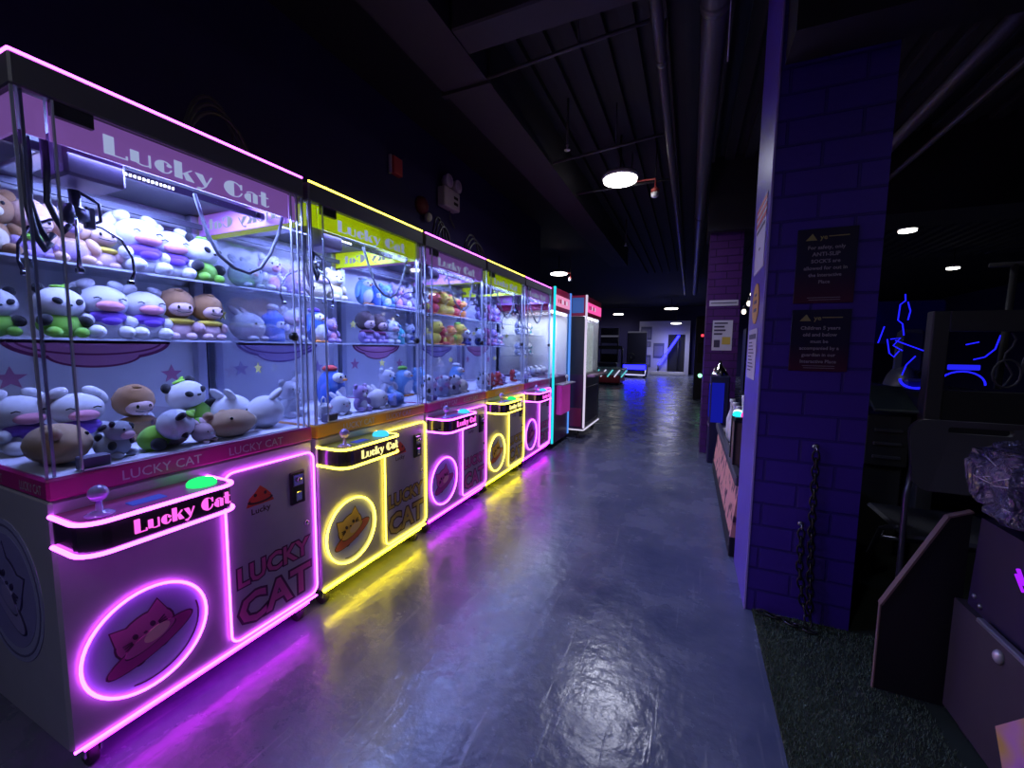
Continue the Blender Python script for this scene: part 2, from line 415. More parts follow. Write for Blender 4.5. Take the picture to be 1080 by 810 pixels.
def machine(i, pink, label, btn):
    y0 = Y0+i*PITCH
    t = thing('claw_machine', (MX-.4, y0+.4, 0), label, 'claw machine', 'claw machines in the neon row')
    neon = PINK_N if pink else YEL_N
    band = mat('band_magenta', (.42, .02, .20), .35) if pink else mat('band_orange', (.62, .27, .02), .35)
    sign = mat('sign_lilac', (.42, .20, .62), .4, emit=(.42, .17, .68), es=.35) if pink else mat('sign_lime', (.45, .62, .02), .4, emit=(.50, .68, .0), es=.6)
    letc = emi('sign_letter', (.55, .64, 1.0), .62)
    line = mat('ink_plum', (.10, .012, .09), .5) if pink else mat('ink_brown', (.07, .035, .01), .5)
    fill = mat('cat_pink', (.62, .10, .42), .5) if pink else mat('cat_yellow', (.85, .55, .05), .5)
    ringc = mat('ring_magenta', (.45, .03, .30), .5) if pink else mat('ring_red', (.65, .13, .05), .5)
    belly = mat('belly_peach', (.85, .42, .50), .5) if pink else mat('belly_tan', (.85, .60, .25), .5)
    disc = mat('disc_blue', (.38, .40, .75), .5)
    F = fr(Q(0, 0, 0), (0, 1, 0), (0, 0, 1))                 # front face frame (a=u, b=z, c towards the aisle)
    # cabinet
    MB().box(Q(0, 0, .10), Q(W, DEP, .815), bev=.008).build('cabinet', SILVER, t)
    bp = MB().box(Q(.02, .03, .085), Q(W-.02, DEP-.03, .1005)).build('base_plate', DARKGREY, t)
    # neon strip along the foot of the front
    MB().tube([Q(.004, -.006, .104), Q(W-.004, -.006, .104)], .0042).build('base_neon', neon, t)
    MB().tube([Q(.03, .016, .080), Q(W-.03, .016, .080)], .0052).build('added_underglow', PINK_B if pink else YEL_B, t)  # strip added beneath the base to strengthen the coloured glow on the floor
    # band above the cabinet
    b = MB().box(Q(-.002, -.004, .815), Q(W+.002, DEP, .873), bev=.006).build('trim_band', band, t)
    bl = mat('band_letters', (.50, .42, .52), .4)
    for a_ in (.15, .45):
        mb = MB(); put_text(mb, F, 'LUCKY CAT', (a_, .829, a_+.21, .858), .0052, off=.004); mb.build('band_lettering', bl, b)
    if i == 0:
        Sd = lambda a, bb, c: Q(0, -a, bb)+V((0, -c-.0022, 0))
        for a in (-.70, -.40, -.155):
            mb = MB(); put_text(mb, Sd, 'LUCKY CAT', (a, .829, a+.13, .855), .001, off=.004); mb.build('band_lettering', bl, b)
    # door with neon outline
    d = MB()
    d.poly(F, rrect(.425, .13, .792, .765, .03), -.004, .006)
    d = d.build('door', SILVER, t)
    MB().tube([F(a, c, .012) for a, c in rrect(.422, .127, .795, .768, .035)], .0042, closed=True).build('neon_outline', neon, d)
    mb = MB()
    o1, o2 = .085, .018
    for (w_, bx) in (('LUCKY', (.450, .315, .775, .405)), ('CAT', (.445, .155, .775, .292))):
        put_text(mb, F, w_, bx, .0066, 0, off=o1, ref=(w_, o1))
        k = .006
        put_text(mb, F, w_, bx, .0074, 1, off=.028, ref=(w_, o1))
    mb.build('door_lettering', [line, mat('letters_magenta', (.62, .10, .36), .5) if pink else mat('letters_amber', (.50, .36, .05), .5)], d)['label'] = 'LUCKY CAT door lettering'
    mb = MB()
    red = mat('emblem_red', (.55, .06, .03), .5); dk = mat('emblem_dark', (.05, .015, .02), .5)
    mb.poly(F, [(.500, .615), (.610, .615), (.598, .645), (.578, .668), (.556, .688), (.534, .665), (.512, .648)], .005, .0068, 0)
    mb.poly(F, ell2(.555, .632, .050, .013), .005, .0074, 1)
    mb.poly(F, ell2(.555, .636, .040, .009), .005, .0080, 0)
    for q in (.535, .575): mb.poly(F, ell2(q, .655, .006, .007), .005, .0078, 1)
    put_text(mb, F, 'Lucky', (.518, .575, .595, .605), .0066, 1, off=.02)
    mb.build('door_emblem', [red, dk], d)
    mb = MB().box(Q(.680, .002, .560), Q(.748, -.016, .700), bev=.004)
    mb.box(F(.690, .640, .015), F(.738, .690, .020), 1, bev=.003)
    mb.box(F(.700, .575, .015), F(.728, .615, .022), 1, bev=.003)
    mb.tube([F(.714, .664, .018), F(.714, .664, .030)], .011, 12, mi=1)
    mb.build('coin_slot', [BLACK, CHROME], d)
    MB().tube([F(.752, .462, .004), F(.752, .462, .016)], .010, 14).build('door_lock', CHROME, d)
    # control console
    path = console_path()
    fc = lambda a, bb, c_: Q(a, bb, c_)
    mb = MB()
    mb.poly(lambda a, bb, c_: Q(a, bb, c_), path[::-1], .700, .772)
    # smooth dark mirror face around, panel on top
    con = mb.build('control_console', mat('console_dark', (.10, .09, .11), .16, .85), t)
    mb = MB(); mb.poly(lambda a, bb, c_: Q(a, bb, c_), [(a*.97+.005, bb*.955-.001) for a, bb in path], .772, .779)
    mb.build('console_top', mat('top_magenta', (.45, .07, .28), .35) if pink else mat('top_olive', (.40, .38, .05), .35), con)
    for z in (.776, .694):
        MB().tube([Q(a, bb, z) for a, bb in console_path(.004)], .0058).build('neon_edge', neon, con)
    mb = MB(); fat_text(mb, fr(Q(0, -.157, 0), (0, 1, 0), (0, 0, 1)), 'Lucky Cat', (.105, .717, .355, .755), -.001, .004)
    mb.build('console_lettering', emi('letters_neon_pink', (1.0, .12, .75), 1.3) if pink else emi('letters_neon_yellow', (1.0, .85, .30), 1.3), con)
    # joystick: base dish, shaft and ball as one part, button and display
    mb = MB()
    mb.lathe(Q(.058, -.105, .779), [(.030, 0), (.030, .004), (.018, .010), (.008, .012), (.006, .045)], 20)
    mb.ell(Q(.058, -.105, .838), .021, seg=16, ring=10)
    mb.lathe(Q(.058, -.105, .819), [(.010, 0), (.016, .004), (.010, .010)], 16)
    mb.build('joystick', mat('joystick_clear', (.45, .35, .75), .12, .2), con)
    bc = {'green': (.02, .9, .18), 'cyan': (.05, .55, 1.0)}[btn]
    mb = MB().lathe(Q(.312, -.085, .779), [(.040, 0), (.040, .008), (.034, .016), (.020, .021), (.006, .022)], 22)
    mb.build('push_button', emi('button_'+btn, bc, 1.4), con)
    MB().box(Q(.125, -.112, .779), Q(.205, -.070, .7815)).build('display_plate', mat('display_blue', (.06, .10, .5), .3, emit=(.05, .1, .6), es=.25), con)
    # round emblem with neon ring
    cu, cz, r = .186, .322, .152
    mb = MB(); mb.poly(F, ell2(cu, cz, r+.006, r+.006, n=40), -.003, .003, 0)
    e = mb.build('emblem_disc', disc, t)
    MB().tube([F(a, bb, .011) for a, bb in ell2(cu, cz, r+.006, r+.006, n=44)], .0044, closed=True).build('neon_ring', neon, e)
    mb = MB(); cat_planet(mb, F, cu-.005, cz+.008, .118, .0042, .34)
    mb.poly(F, strip(arc(cu, cz, r-.014, r-.014, -1.9, .3, 20), .004), .003, .0040, 0)
    mb.build('cat_picture', [line, fill, ringc, belly], e)['label'] = 'cat on a ringed planet'
    if i == 0:
        S = lambda a, bb, c_: Q(0, .30-a, bb)+V((0, -c_, 0))
        mb = MB(); mb.poly(S, ell2(0, .50, .215, .215, n=48), -.002, .002, 0)
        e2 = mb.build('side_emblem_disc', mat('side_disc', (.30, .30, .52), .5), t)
        mb = MB()
        mb.ring2d(S, ell2(0, .50, .200, .200, n=40), ell2(0, .50, .194, .194, n=40), .001, .0032, 0)
        mb.poly(S, ell2(0, .50, .172, .172, n=40), .001, .0030, 1)
        cat_planet(mb, S, -.01, .51, .150, .0040, -.55, 2, 1, 3, 3)
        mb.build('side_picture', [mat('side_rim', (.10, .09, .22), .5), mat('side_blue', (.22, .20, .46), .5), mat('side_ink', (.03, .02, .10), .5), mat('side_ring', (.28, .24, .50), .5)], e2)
    # castors
    for u in (.055, W-.055):
        for v in (.045, DEP-.07):
            mb = MB(); mb.box(Q(u-.028, v-.024, .076), Q(u+.028, v+.024, .086), bev=.002)
            mb.box(Q(u-.020, v-.010, .036), Q(u-.015, v+.026, .078)); mb.box(Q(u+.015, v-.010, .036), Q(u+.020, v+.026, .078))
            cs = mb.build('caster', CHROME, t)
            MB().lathe(Q(u-.013, v+.016, .033), [(.012, 0), (.033, .002), (.033, .024), (.012, .026)], 18, M=Matrix.Rotation(-PI/2, 3, 'X')).build('wheel', RUBBER, cs)
    # upper frame: header, posts, glass
    h = MB()
    h.box(Q(0, 0, 1.838), Q(W, DEP, 1.915), bev=.005)
    h.box(Q(.068, .006, 1.802), Q(.150, .022, 1.840))
    h = h.build('header', DARKGREY, t)
    tn = MB().tube([Q(.003, .004, 1.918), Q(W-.003, .004, 1.918)], .0042)
    if i == 0: tn.tube([Q(.003, .004, 1.918), Q(.003, .10, 1.918)], .004)
    tn.build('top_neon', neon, h)
    for u0, u1 in ((.002, .066), (.742, W-.002)):
        MB().box(Q(u0, .002, .873), Q(u1, .007, 1.838)).build('fixed_pane', G, t)
    dr = MB().box(Q(.068, .001, .877), Q(.740, .006, 1.836)).build('front_glass_door', G, t)
    mb = MB()
    for u in (.068, .737): mb.box(Q(u, .000, .877), Q(u+.004, .008, 1.836))
    mb.box(Q(.068, .000, .877), Q(.741, .008, .881))
    mb.build('glass_edge', EDGE, dr)
    lk = MB(); lk.tube([Q(.728, -.012, 1.262), Q(.728, .010, 1.262)], .014, 14)
    lk.box(Q(.722, -.004, 1.245), Q(.745, .002, 1.279), bev=.002)
    lk.build('glass_lock', BLACK, dr)
    for nm, u in (('side_pane', .002), ('side_pane', W-.007)):
        sp = MB().box(Q(u, .010, .873), Q(u+.005, DEP-.09, 1.838)).build(nm, GS, t)
        mb = MB(); mb.box(Q(u-.0005, .008, .873), Q(u+.0055, .013, 1.838))
        mb.build('glass_edge', EDGE, sp)
    for u in (.018, W-.024):
        MB().box(Q(u, .016, .873), Q(u+.006, .022, 1.838)).build('corner_post', EDGE, t)
    for u in (.006, W-.046):
        MB().box(Q(u, DEP-.13, .873), Q(u+.040, DEP-.08, 1.838), bev=.004).build('rear_post', mat('post_alloy', (.55, .56, .68), .35, .5), t)
    # backlit sign round the top
    sg = MB().box(Q(.070, .026, 1.742), Q(.745, .034, 1.842)).build('sign_panel', sign, t)
    for a_, b_ in ((Q(.026, .026, 1.742), Q(.062, .034, 1.836)), (Q(.749, .026, 1.742), Q(W-.027, .034, 1.836)), (Q(.012, .040, 1.742), Q(.018, DEP-.14, 1.836)), (Q(W-.018, .040, 1.742), Q(W-.012, DEP-.14, 1.836))):
        MB().box(a_, b_).build('side_sign_panel', sign, t)
    mb = MB(); fat_text(mb, fr(Q(0, .026, 0), (0, 1, 0), (0, 0, 1)), 'Lucky Cat', (.175, 1.757, .665, 1.808), -.002, .002)
    mb.build('sign_lettering', letc, sg); mb = MB()
    Lf = lambda a, bb, c_: Q(W-.018, .06+a, bb)+V((0, -c_, 0))
    fat_text(mb, Lf, 'Lucky Cat', (.03, 1.765, .56, 1.812), -.001, .002)
    mb.build('sign_lettering', letc, sg)
    # back panel with pictures, prize bed
    bk = MB().box(Q(.008, DEP-.085, .870), Q(W-.008, DEP-.065, 1.838)).build('back_panel', WHITEP, t)
    B = fr(Q(0, DEP-.085, 0), (0, 1, 0), (0, 0, 1))
    mb = MB()
    for (a, z, r_) in ((.16, 1.095, .045), (.66, 1.085, .045)): mb.poly(B, star2(a, z, r_), -.001, .002, 1)
    lines = 0
    mb.poly(B, [(.14, 1.225)]+arc(.40, 1.235, .26, .085, PI, 2*PI, 24)+[(.66, 1.225)], -.001, .0015, 0)
    mb.poly(B, [(.155, 1.225)]+arc(.40, 1.238, .245, .075, PI, 2*PI, 24)+[(.645, 1.225)], -.001, .0022, 1)
    mb.poly(B, [(.24, 1.18)]+arc(.40, 1.18, .15, .055, PI, 2*PI, 20)+[(.56, 1.18)], -.001, .0012, 0)
    mb.poly(B, [(.25, 1.18)]+arc(.40, 1.18, .14, .046, PI, 2*PI, 20)+[(.55, 1.18)], -.001, .0018, 1)
    mb.poly(B, strip(arc(.40, 1.235, .225, .055, PI*1.05, PI*1.95, 20), .008), -.001, .0026, 0)
    mb.build('back_picture', [mat('ink_wine', (.20, .015, .10), .5), mat('picture_pink', (.60, .22, .40), .5)] if pink else [mat('ink_indigo', (.10, .04, .25), .5), mat('picture_lilac', (.42, .33, .62), .5)], bk)
    ys = mat('star_yellow', (.55, .52, .16), .5)
    for a, z, r_ in ((.26, 1.12, .028), (.50, 1.37, .032)):
        MB().poly(lambda p, q, c_: Q(W-.0075, .06+p, q)+V((0, -c_, 0)), star2(a, z, r_), -.0005, .002).build('star_decal', ys, t)
    MB().box(Q(.008, .010, .858), Q(W-.008, DEP-.085, .874)).build('prize_bed', mat('bed_white', (.55, .55, .66), .6), t)
    MB().box(Q(.072, .012, .874), Q(.135, .05, .912), bev=.003).build('chute_box', mat('chute_dark', (.10, .09, .15), .5), t)
    mb = MB(); mb.box(Q(.30, .012, .874), Q(.304, .16, 1.02)); mb.box(Q(.135, .16, .874), Q(.304, .164, 1.02))
    mb.build('chute_wall', GS, t)
    # acrylic shelves
    for z in (1.236, 1.500):
        s_ = MB().box(Q(.012, .50, z), Q(W-.012, DEP-.085, z+.008)).build('shelf', ACR, t)
        MB().box(Q(.012, .496, z), Q(W-.012, .500, z+.008)).build('shelf_edge', EDGE, s_)
    # LED bars, gantry, claw
    for v in (.205, .64):
        rl = MB().box(Q(.030, v, 1.764), Q(W-.030, v+.016, 1.788)).build('gantry_rail', mat('rail_metal', (.12, .12, .16), .45, .6), t)
        if v < .3:
            mb = MB()
            for k in range(20): mb.box(Q(.20+k*.012, v-.002, 1.771), Q(.206+k*.012, v, 1.779))
            mb.build('led_strip', LEDW, rl)
            MB().tube([Q(W-.06, v-.008, 1.774), Q(W-.06, v+.0, 1.774)], .011, 12).build('rail_wheel', BLACK, rl)
    cu_, cv_ = .165, .185
    ga = MB().box(Q(cu_-.03, .10, 1.789), Q(cu_+.03, .66, 1.806), bev=.003).build('gantry_beam', STEEL, t)
    ca = MB().box(Q(cu_-.062, cv_-.130, 1.680), Q(cu_+.070, cv_+.015, 1.805), bev=.008).build('claw_carriage', mat('carriage_lilac', (.26, .20, .34), .4), t)
    mb = MB()
    mb.lathe(Q(cu_, cv_, 1.585), [(.012, 0), (.030, .004), (.030, .035), (.020, .040), (.013, .045), (.013, .090)], 16)
    mb.tube([Q(cu_+.01, cv_, 1.672), Q(cu_+.05, cv_-.01, 1.65), Q(cu_+.055, cv_, 1.60), Q(cu_+.02, cv_, 1.575)], .005, 6)
    mb.box(Q(cu_+.018, cv_-.012, 1.57), Q(cu_+.040, cv_+.012, 1.635), bev=.003)
    mb.ell(Q(cu_-.022, cv_-.02, 1.60), (.018, .014, .032), seg=10, ring=6)
    cl = mb.build('claw', mat('claw_metal', (.16, .15, .20), .3, .8), ca)
    for k in range(3):
        a = 2*PI*k/3-.358
        d_ = V((math.cos(a), math.sin(a), 0)); o_ = Q(cu_, cv_, 0)
        pr = MB().tube([o_+d_*r_+V((0, 0, z)) for r_, z in ((.02, 1.585), (.060, 1.585), (.112, 1.560), (.140, 1.510), (.143, 1.465), (.132, 1.430))], [.0045, .0045, .0045, .004, .004, .006], 6)
        pr.box(o_+d_*.130+V((-.008, -.008, 1.420)), o_+d_*.130+V((.008, .008, 1.434)), bev=.002)
        pr.build('claw_prong', mat('claw_chrome', (.45, .45, .52), .2, 1.0), ca)
    # cable hanging from the carriage side to the right of the header, hoses by the left post
    pts = [Q(.475, .16, 1.765), Q(.480, .14, 1.70), Q(.490, .12, 1.62), Q(.515, .105, 1.555), Q(.565, .10, 1.517), Q(.620, .10, 1.507), Q(.670, .10, 1.535), Q(.715, .10, 1.60), Q(.755, .10, 1.69), Q(.775, .10, 1.765)]
    MB().tube(pts, .0065, 8).build('hanging_cable', mat('cable_grey', (.22, .24, .30), .4), t)
    mb = MB()
    for k, (u, v) in enumerate(((.034, .07), (.050, .10), (.080, .09))):
        mb.tube([Q(u, v, 1.76), Q(u+.004, v+.01, 1.70), Q(u-.004, v, 1.60), Q(u+.006, v-.01, 1.50+.03*k), Q(u+.022, v-.006, 1.468+.03*k), Q(u+.035, v, 1.49+.03*k)], .0075, 8)
    mb.build('cable_bundle', mat('cable_dark', (.05, .05, .09), .35), t)
    # the machine's own LED light
    for k, (sx_, sy_, p_, rot, e_) in enumerate(((.60, .26, Q(.42, .33, 1.832), (0, 0, 0), LED_W), (.62, .03, Q(.42, .06, 1.735), (0, -.45, 0), LED_W*.12))):
        ld = bpy.data.lights.new('claw_machine_led', 'AREA'); ld.shape = 'RECTANGLE'; ld.size = sy_; ld.size_y = sx_
        ld.color = (.31, .40, 1.0); ld.energy = e_
        lo = bpy.data.objects.new('claw_machine_led', ld); col.objects.link(lo)
        lo.location = V((MX-.4, y0+.4, 0))+p_; lo.rotation_euler = rot
    return t
LED_W = 20.0
MN = ['nearest pink machine', 'nearer yellow machine', 'middle pink machine', 'farther yellow machine', 'farthest pink machine']
machine(0, True, 'largest and nearest pink neon claw machine, holding pandas and white dogs', 'green')
machine(1, False, 'yellow neon claw machine with cyan button, between two pink ones, nearer the camera', 'cyan')
machine(2, True, 'pink neon claw machine with cyan button, middle of the row of five', 'cyan')
machine(3, False, 'yellow neon claw machine with green button, holding red and yellow ducks', 'green')
machine(4, True, 'farthest pink neon claw machine, next to the cyan-edged prize machine', 'cyan')

# ------------------------------------------------------------------ plush toys
def plush(n, c, bump=.55): return mat('plush_'+n, c, .95, 0, .15, .10, 30, bump=bump, bs=170, sheen=.25)
P = {}
for n, c in dict(white=(.70, .71, .78), offwhite=(.62, .60, .66), black=(.014, .014, .02), green=(.20, .52, .05), lime=(.30, .70, .06), pink=(.72, .30, .42),
                 palepink=(.66, .46, .52), purple=(.16, .06, .55), brown=(.36, .19, .085), tan=(.46, .30, .17), skin=(.72, .50, .50), yellow=(.75, .60, .07),
                 blue=(.06, .16, .62), sky=(.20, .42, .75), grey=(.38, .40, .48), dkbrown=(.13, .085, .09), red=(.62, .06, .06), orange=(.75, .28, .06),
                 lilac=(.42, .30, .62), peach=(.72, .46, .34), cream=(.70, .62, .48), navy=(.04, .05, .22), teal=(.06, .40, .45), wine=(.25, .05, .16)).items():
    P[n] = plush(n, c)
EYE = mat('toy_eye', (.01, .01, .012), .2)
_proto = {}
def RY(a): return Matrix.Rotation(a, 3, 'Y')
def RX(a): return Matrix.Rotation(a, 3, 'X')
def RZ(a): return Matrix.Rotation(a, 3, 'Z')
# each design: unit-height toy facing +x, base at z=0, list of (part, mesh, material, label)
def design(kind):
    if kind in _proto: return _proto[kind]
    name, *cs = kind
    L = []
    def part(n, mb, m, parent=None): L.append((n, mb.mesh(n, m), parent))
    if name == 'panda':
        suit = cs[0]
        mb = MB().ell((0, 0, .24), (.24, .34, .25), zmin=0, noise=.02); part('body', mb, P[suit])
        for s in (-1, 1):
            part('foot', MB().ell((.22, s*.20, .10), (.12, .11, .10), zmin=0), P[suit])
            part('arm', MB().ell((.16, s*.30, .32), (.13, .10, .12), M=RX(s*.5)), P['black'])
        mb = MB().ell((.02, 0, .66), (.30, .36, .29), seg=20, ring=14, noise=.01); part('head', mb, P['white'])
        for s in (-1, 1):
            part('ear', MB().ell((-.02, s*.27, .91), (.06, .10, .10)), P['black'], 'head')
            part('eye_patch', MB().ell((.275, s*.15, .68), (.05, .085, .06), M=RX(s*.5)), P['black'], 'head')
        part('nose', MB().ell((.32, 0, .61), (.03, .04, .025)), EYE, 'head')
        part('sprout', MB().ell((.02, 0, .96), (.09, .13, .04)).ell((.0, .07, .98), (.05, .09, .03), M=RX(.6)), P['lime'], 'head')
    elif name == 'snout_dog':
        main, sn, sc = cs
        part('body', MB().ell((0, 0, .20), (.24, .28, .22), zmin=0, noise=.02), P[main])
        for s in (-1, 1):
            part('leg', MB().ell((.24, s*.19, .11), (.19, .11, .11), zmin=0), P[main])
            part('arm', MB().ell((.15, s*.27, .30), (.11, .09, .10)), P[main])
        part('scarf', MB().ell((.12, 0, .36), (.19, .25, .12)).ell((.25, .0, .30), (.08, .14, .08)), P[sc])
        part('head', MB().ell((0, 0, .62), (.27, .33, .27), seg=20, ring=14, noise=.01), P[main])
        part('snout', MB().ell((.25, 0, .54), (.12, .19, .09)), P[sn], 'head')
        mb = MB()
        for s in (-1, 1): mb.tube([(.255, s*.16-.05, .655), (.27, s*.16, .675), (.255, s*.16+.05, .655)], .011, 6)
        part('closed_eyes', mb, EYE, 'head')
        for s in (-1, 1):
            part('ear', MB().ell((-.05, s*.20, .90), (.10, .13, .09), M=RX(-s*.5)).ell((-.10, s*.32, .80), (.08, .09, .15), M=RX(s*.5)), P['white' if s > 0 else 'offwhite'] if main == 'white' else P[main], 'head')
    elif name == 'hood_doll':
        fur, bib, bod = cs
        part('body', MB().ell((0, 0, .20), (.20, .25, .22), zmin=0), P[bod])
        part('bib', MB().ell((.05, 0, .36), (.19, .26, .07)), P[bib])
        for s in (-1, 1):
            part('arm', MB().ell((.12, s*.25, .26), (.10, .08, .10)), P[bod])
            part('foot', MB().ell((.18, s*.14, .07), (.12, .09, .07), zmin=0), P[bod])
        part('hood', MB().ell((-.02, 0, .70), (.28, .295, .29), seg=26, ring=18, noise=.035).ell((.10, 0, .94), (.06, .08, .05), noise=.04), P[fur])
        part('face', MB().ell((.15, 0, .60), (.16, .20, .15), seg=18, ring=12), P['skin'], 'hood')
        mb = MB()
        for s in (-1, 1): mb.ell((.305, s*.09, .62), (.02, .022, .035), seg=10, ring=6)
        mb.tube([(.29, -.12, .545), (.312, -.05, .525), (.315, .05, .525), (.29, .12, .545)], .008, 6)
        part('eyes', mb, EYE, 'hood')
    elif name == 'round_bunny':
        main, inner = cs
        part('body', MB().ell((0, 0, .36), (.38, .42, .37), seg=22, ring=14, zmin=0, noise=.01), P[main])
        for s in (-1, 1):
            part('ear', MB().ell((-.20, s*.15, .74), (.07, .11, .21), M=RX(-s*.2) @ RY(-.8)), P[main])
            part('foot', MB().ell((.30, s*.18, .07), (.12, .10, .07), zmin=0), P[main])
        mb = MB()
        for s in (-1, 1): mb.ell((.35, s*.14, .44), (.02, .025, .03), seg=8, ring=6)
        part('eyes', mb, EYE)
        part('muzzle', MB().ell((.37, 0, .36), (.03, .07, .05)), P[inner])
    elif name == 'bear':
        main, acc = cs
        part('body', MB().ell((0, 0, .26), (.22, .27, .27), zmin=0, noise=.02), P[main])
        part('belly', MB().ell((.14, 0, .24), (.11, .18, .18)), P[acc])
        for s in (-1, 1):
            part('arm', MB().ell((.10, s*.27, .36), (.11, .09, .15), M=RX(s*.5)), P[main])
            part('leg', MB().ell((.22, s*.17, .09), (.16, .10, .09), zmin=0), P[main])
        part('head', MB().ell((.02, 0, .68), (.25, .29, .25), seg=20, ring=12, noise=.015), P[main])
        for s in (-1, 1): part('ear', MB().ell((0, s*.22, .90), (.06, .10, .10)), P[main], 'head')
        part('muzzle', MB().ell((.23, 0, .62), (.08, .12, .09)), P[acc], 'head')
        mb = MB().ell((.30, 0, .66), (.03, .04, .03), seg=8, ring=6)
        for s in (-1, 1): mb.ell((.245, s*.11, .74), (.02, .025, .03), seg=8, ring=6)
        part('eyes', mb, EYE, 'head')
    elif name == 'penguin':
        main, acc = cs
        part('body', MB().ell((0, 0, .46), (.30, .32, .47), seg=20, ring=14, zmin=0), P[main])
        part('belly', MB().ell((.13, 0, .36), (.20, .24, .32)), P['white'])
        part('head_patch', MB().ell((.17, 0, .72), (.15, .20, .14)), P['white'])
        part('beak', MB().ell((.33, 0, .70), (.07, .05, .03)), P['orange'])
        for s in (-1, 1):
            part('wing', MB().ell((.04, s*.33, .44), (.12, .05, .22), M=RX(s*.25)), P[main])
            part('foot', MB().ell((.22, s*.13, .03), (.12, .09, .04), zmin=0), P['orange'])
        mb = MB()
        for s in (-1, 1): mb.ell((.30, s*.10, .77), (.02, .025, .03), seg=8, ring=6)
        part('eyes', mb, EYE)
        part('hat', MB().ell((-.02, 0, .95), (.16, .18, .08)), P[acc])
    elif name == 'duck':
        main, acc = cs
        part('body', MB().ell((-.05, 0, .28), (.34, .30, .28), zmin=0, noise=.02).ell((-.36, 0, .40), (.12, .14, .10), M=RY(.6)), P[main])
        part('head', MB().ell((.12, 0, .72), (.26, .28, .26), seg=18, ring=12), P[main])
        part('beak', MB().ell((.38, 0, .68), (.12, .12, .05)), P['orange'], 'head')
        part('cap', MB().ell((.08, 0, .92), (.20, .22, .09)), P[acc], 'head')
        mb = MB()
        for s in (-1, 1): mb.ell((.34, s*.13, .78), (.02, .03, .035), seg=8, ring=6)
        part('eyes', mb, EYE, 'head')
        for s in (-1, 1):
            part('wing', MB().ell((-.05, s*.29, .32), (.19, .06, .13)), P[acc])
            part('foot', MB().ell((.22, s*.13, .03), (.12, .09, .04), zmin=0), P['orange'])
    elif name == 'cow':
        main, sp = cs
        part('body', MB().ell((0, 0, .30), (.34, .36, .31), zmin=0, noise=.01), P[main])
        part('head', MB().ell((.16, 0, .66), (.25, .30, .26), seg=18, ring=12), P[main])
        part('muzzle', MB().ell((.36, 0, .57), (.10, .19, .11)), P['palepink'], 'head')
        for s in (-1, 1):
            part('ear', MB().ell((.08, s*.34, .80), (.05, .12, .06), M=RX(-s*.4)), P[sp], 'head')
            part('leg', MB().ell((.26, s*.20, .09), (.14, .10, .09), zmin=0), P[main])
        mb = MB()
        for q in ((.33, .14, .76, .09), (.22, -.28, .35, .11), (.30, .18, .38, .08), (.0, .30, .50, .12), (.20, -.22, .86, .08), (-.1, -.25, .55, .1)):
            mb.ell(q[:3], (q[3]*.6, q[3], q[3]), seg=10, ring=6)
        part('spots', mb, P[sp])
        mb = MB()
        for s in (-1, 1): mb.ell((.385, s*.12, .72), (.02, .025, .03), seg=8, ring=6)
        part('eyes', mb, EYE, 'head')
    elif name == 'bean':
        main, acc = cs
        part('body', MB().ell((0, 0, .45), (.55, .85, .45), seg=26, ring=16, zmin=0, noise=.025), P[main])
        part('tail', MB().ell((.05, .82, .40), (.20, .18, .20), noise=.03), P[acc])
        mb = MB()
        for s in (-1, 1): mb.ell((.40, -.25+s*.18, .68), (.045, .05, .05), seg=8, ring=6)
        part('eyes', mb, EYE)
        for s in (-1, 1): part('ear', MB().ell((-.15, -.45+s*.28, .78), (.14, .15, .14), noise=.03), P[main])
    elif name == 'bottle_toy':
        main, acc = cs
        mb = MB().lathe((0, 0, 0), [(.26, 0), (.28, .05), (.28, .58), (.24, .70), (.13, .78), (.12, .86)], 18); part('body', mb, P[main])
        part('cap', MB().lathe((0, 0, .86), [(.14, 0), (.14, .10), (.06, .14)], 14), P[acc])
        part('face_patch', MB().ell((.22, 0, .45), (.08, .17, .14)), P['white'])
        mb = MB()
        for s in (-1, 1): mb.ell((.295, s*.07, .48), (.015, .022, .03), seg=8, ring=6)
        part('eyes', mb, EYE)
    elif name == 'bow_bag':
        main, acc = cs
        part('body', MB().ell((0, 0, .36), (.26, .40, .37), zmin=0, seg=18, ring=12, noise=.015), P[main])
        part('flap', MB().ell((.10, 0, .54), (.21, .38, .17)), P[acc])
        part('bow', MB().ell((.29, .11, .52), (.05, .12, .07), M=RX(.3)).ell((.29, -.11, .52), (.05, .12, .07), M=RX(-.3)).ell((.32, 0, .52), (.04, .04, .04)), P['palepink'])
        mb = MB().tube([(0, -.28, .64), (0, -.22, .88), (0, 0, .98), (0, .22, .88), (0, .28, .64)], .035, 8)
        part('handle', mb, P[acc])
    _proto[kind] = L
    return L
NAMES = dict(panda='panda_plush', snout_dog='dog_plush', hood_doll='hooded_doll', round_bunny='bunny_plush', bear='bear_plush', penguin='penguin_plush',
             duck='duck_plush', cow='cow_plush', bean='bean_plush', bottle_toy='bottle_plush', bow_bag='plush_bag')
def toy(kind, x, y, z, h, label, rz=0.0, group=None, tilt=(0, 0)):
    r = bpy.data.objects.new(NAMES[kind[0]], None); col.objects.link(r); r.empty_display_size = .03
    r.location = (x, y, z); r.scale = (h, h, h); r.rotation_euler = (tilt[0], tilt[1], rz)
    tag(r, label, 'plush toy', group)
    made = {}
    for n, me, par in design(kind):
        o = bpy.data.objects.new(n, me); col.objects.link(o)
        o.parent = made.get(par, r) if par else r
        made.setdefault(n, o)
    return r
g = 'plush toys in the nearest pink machine'
S1, S2, FL = 1.245, 1.509, .8745
PG, DG, HD = ('panda', 'green'), ('snout_dog', 'white', 'pink', 'purple'), ('hood_doll', 'brown', 'yellow', 'palepink')
m1 = 'nearest pink machine'
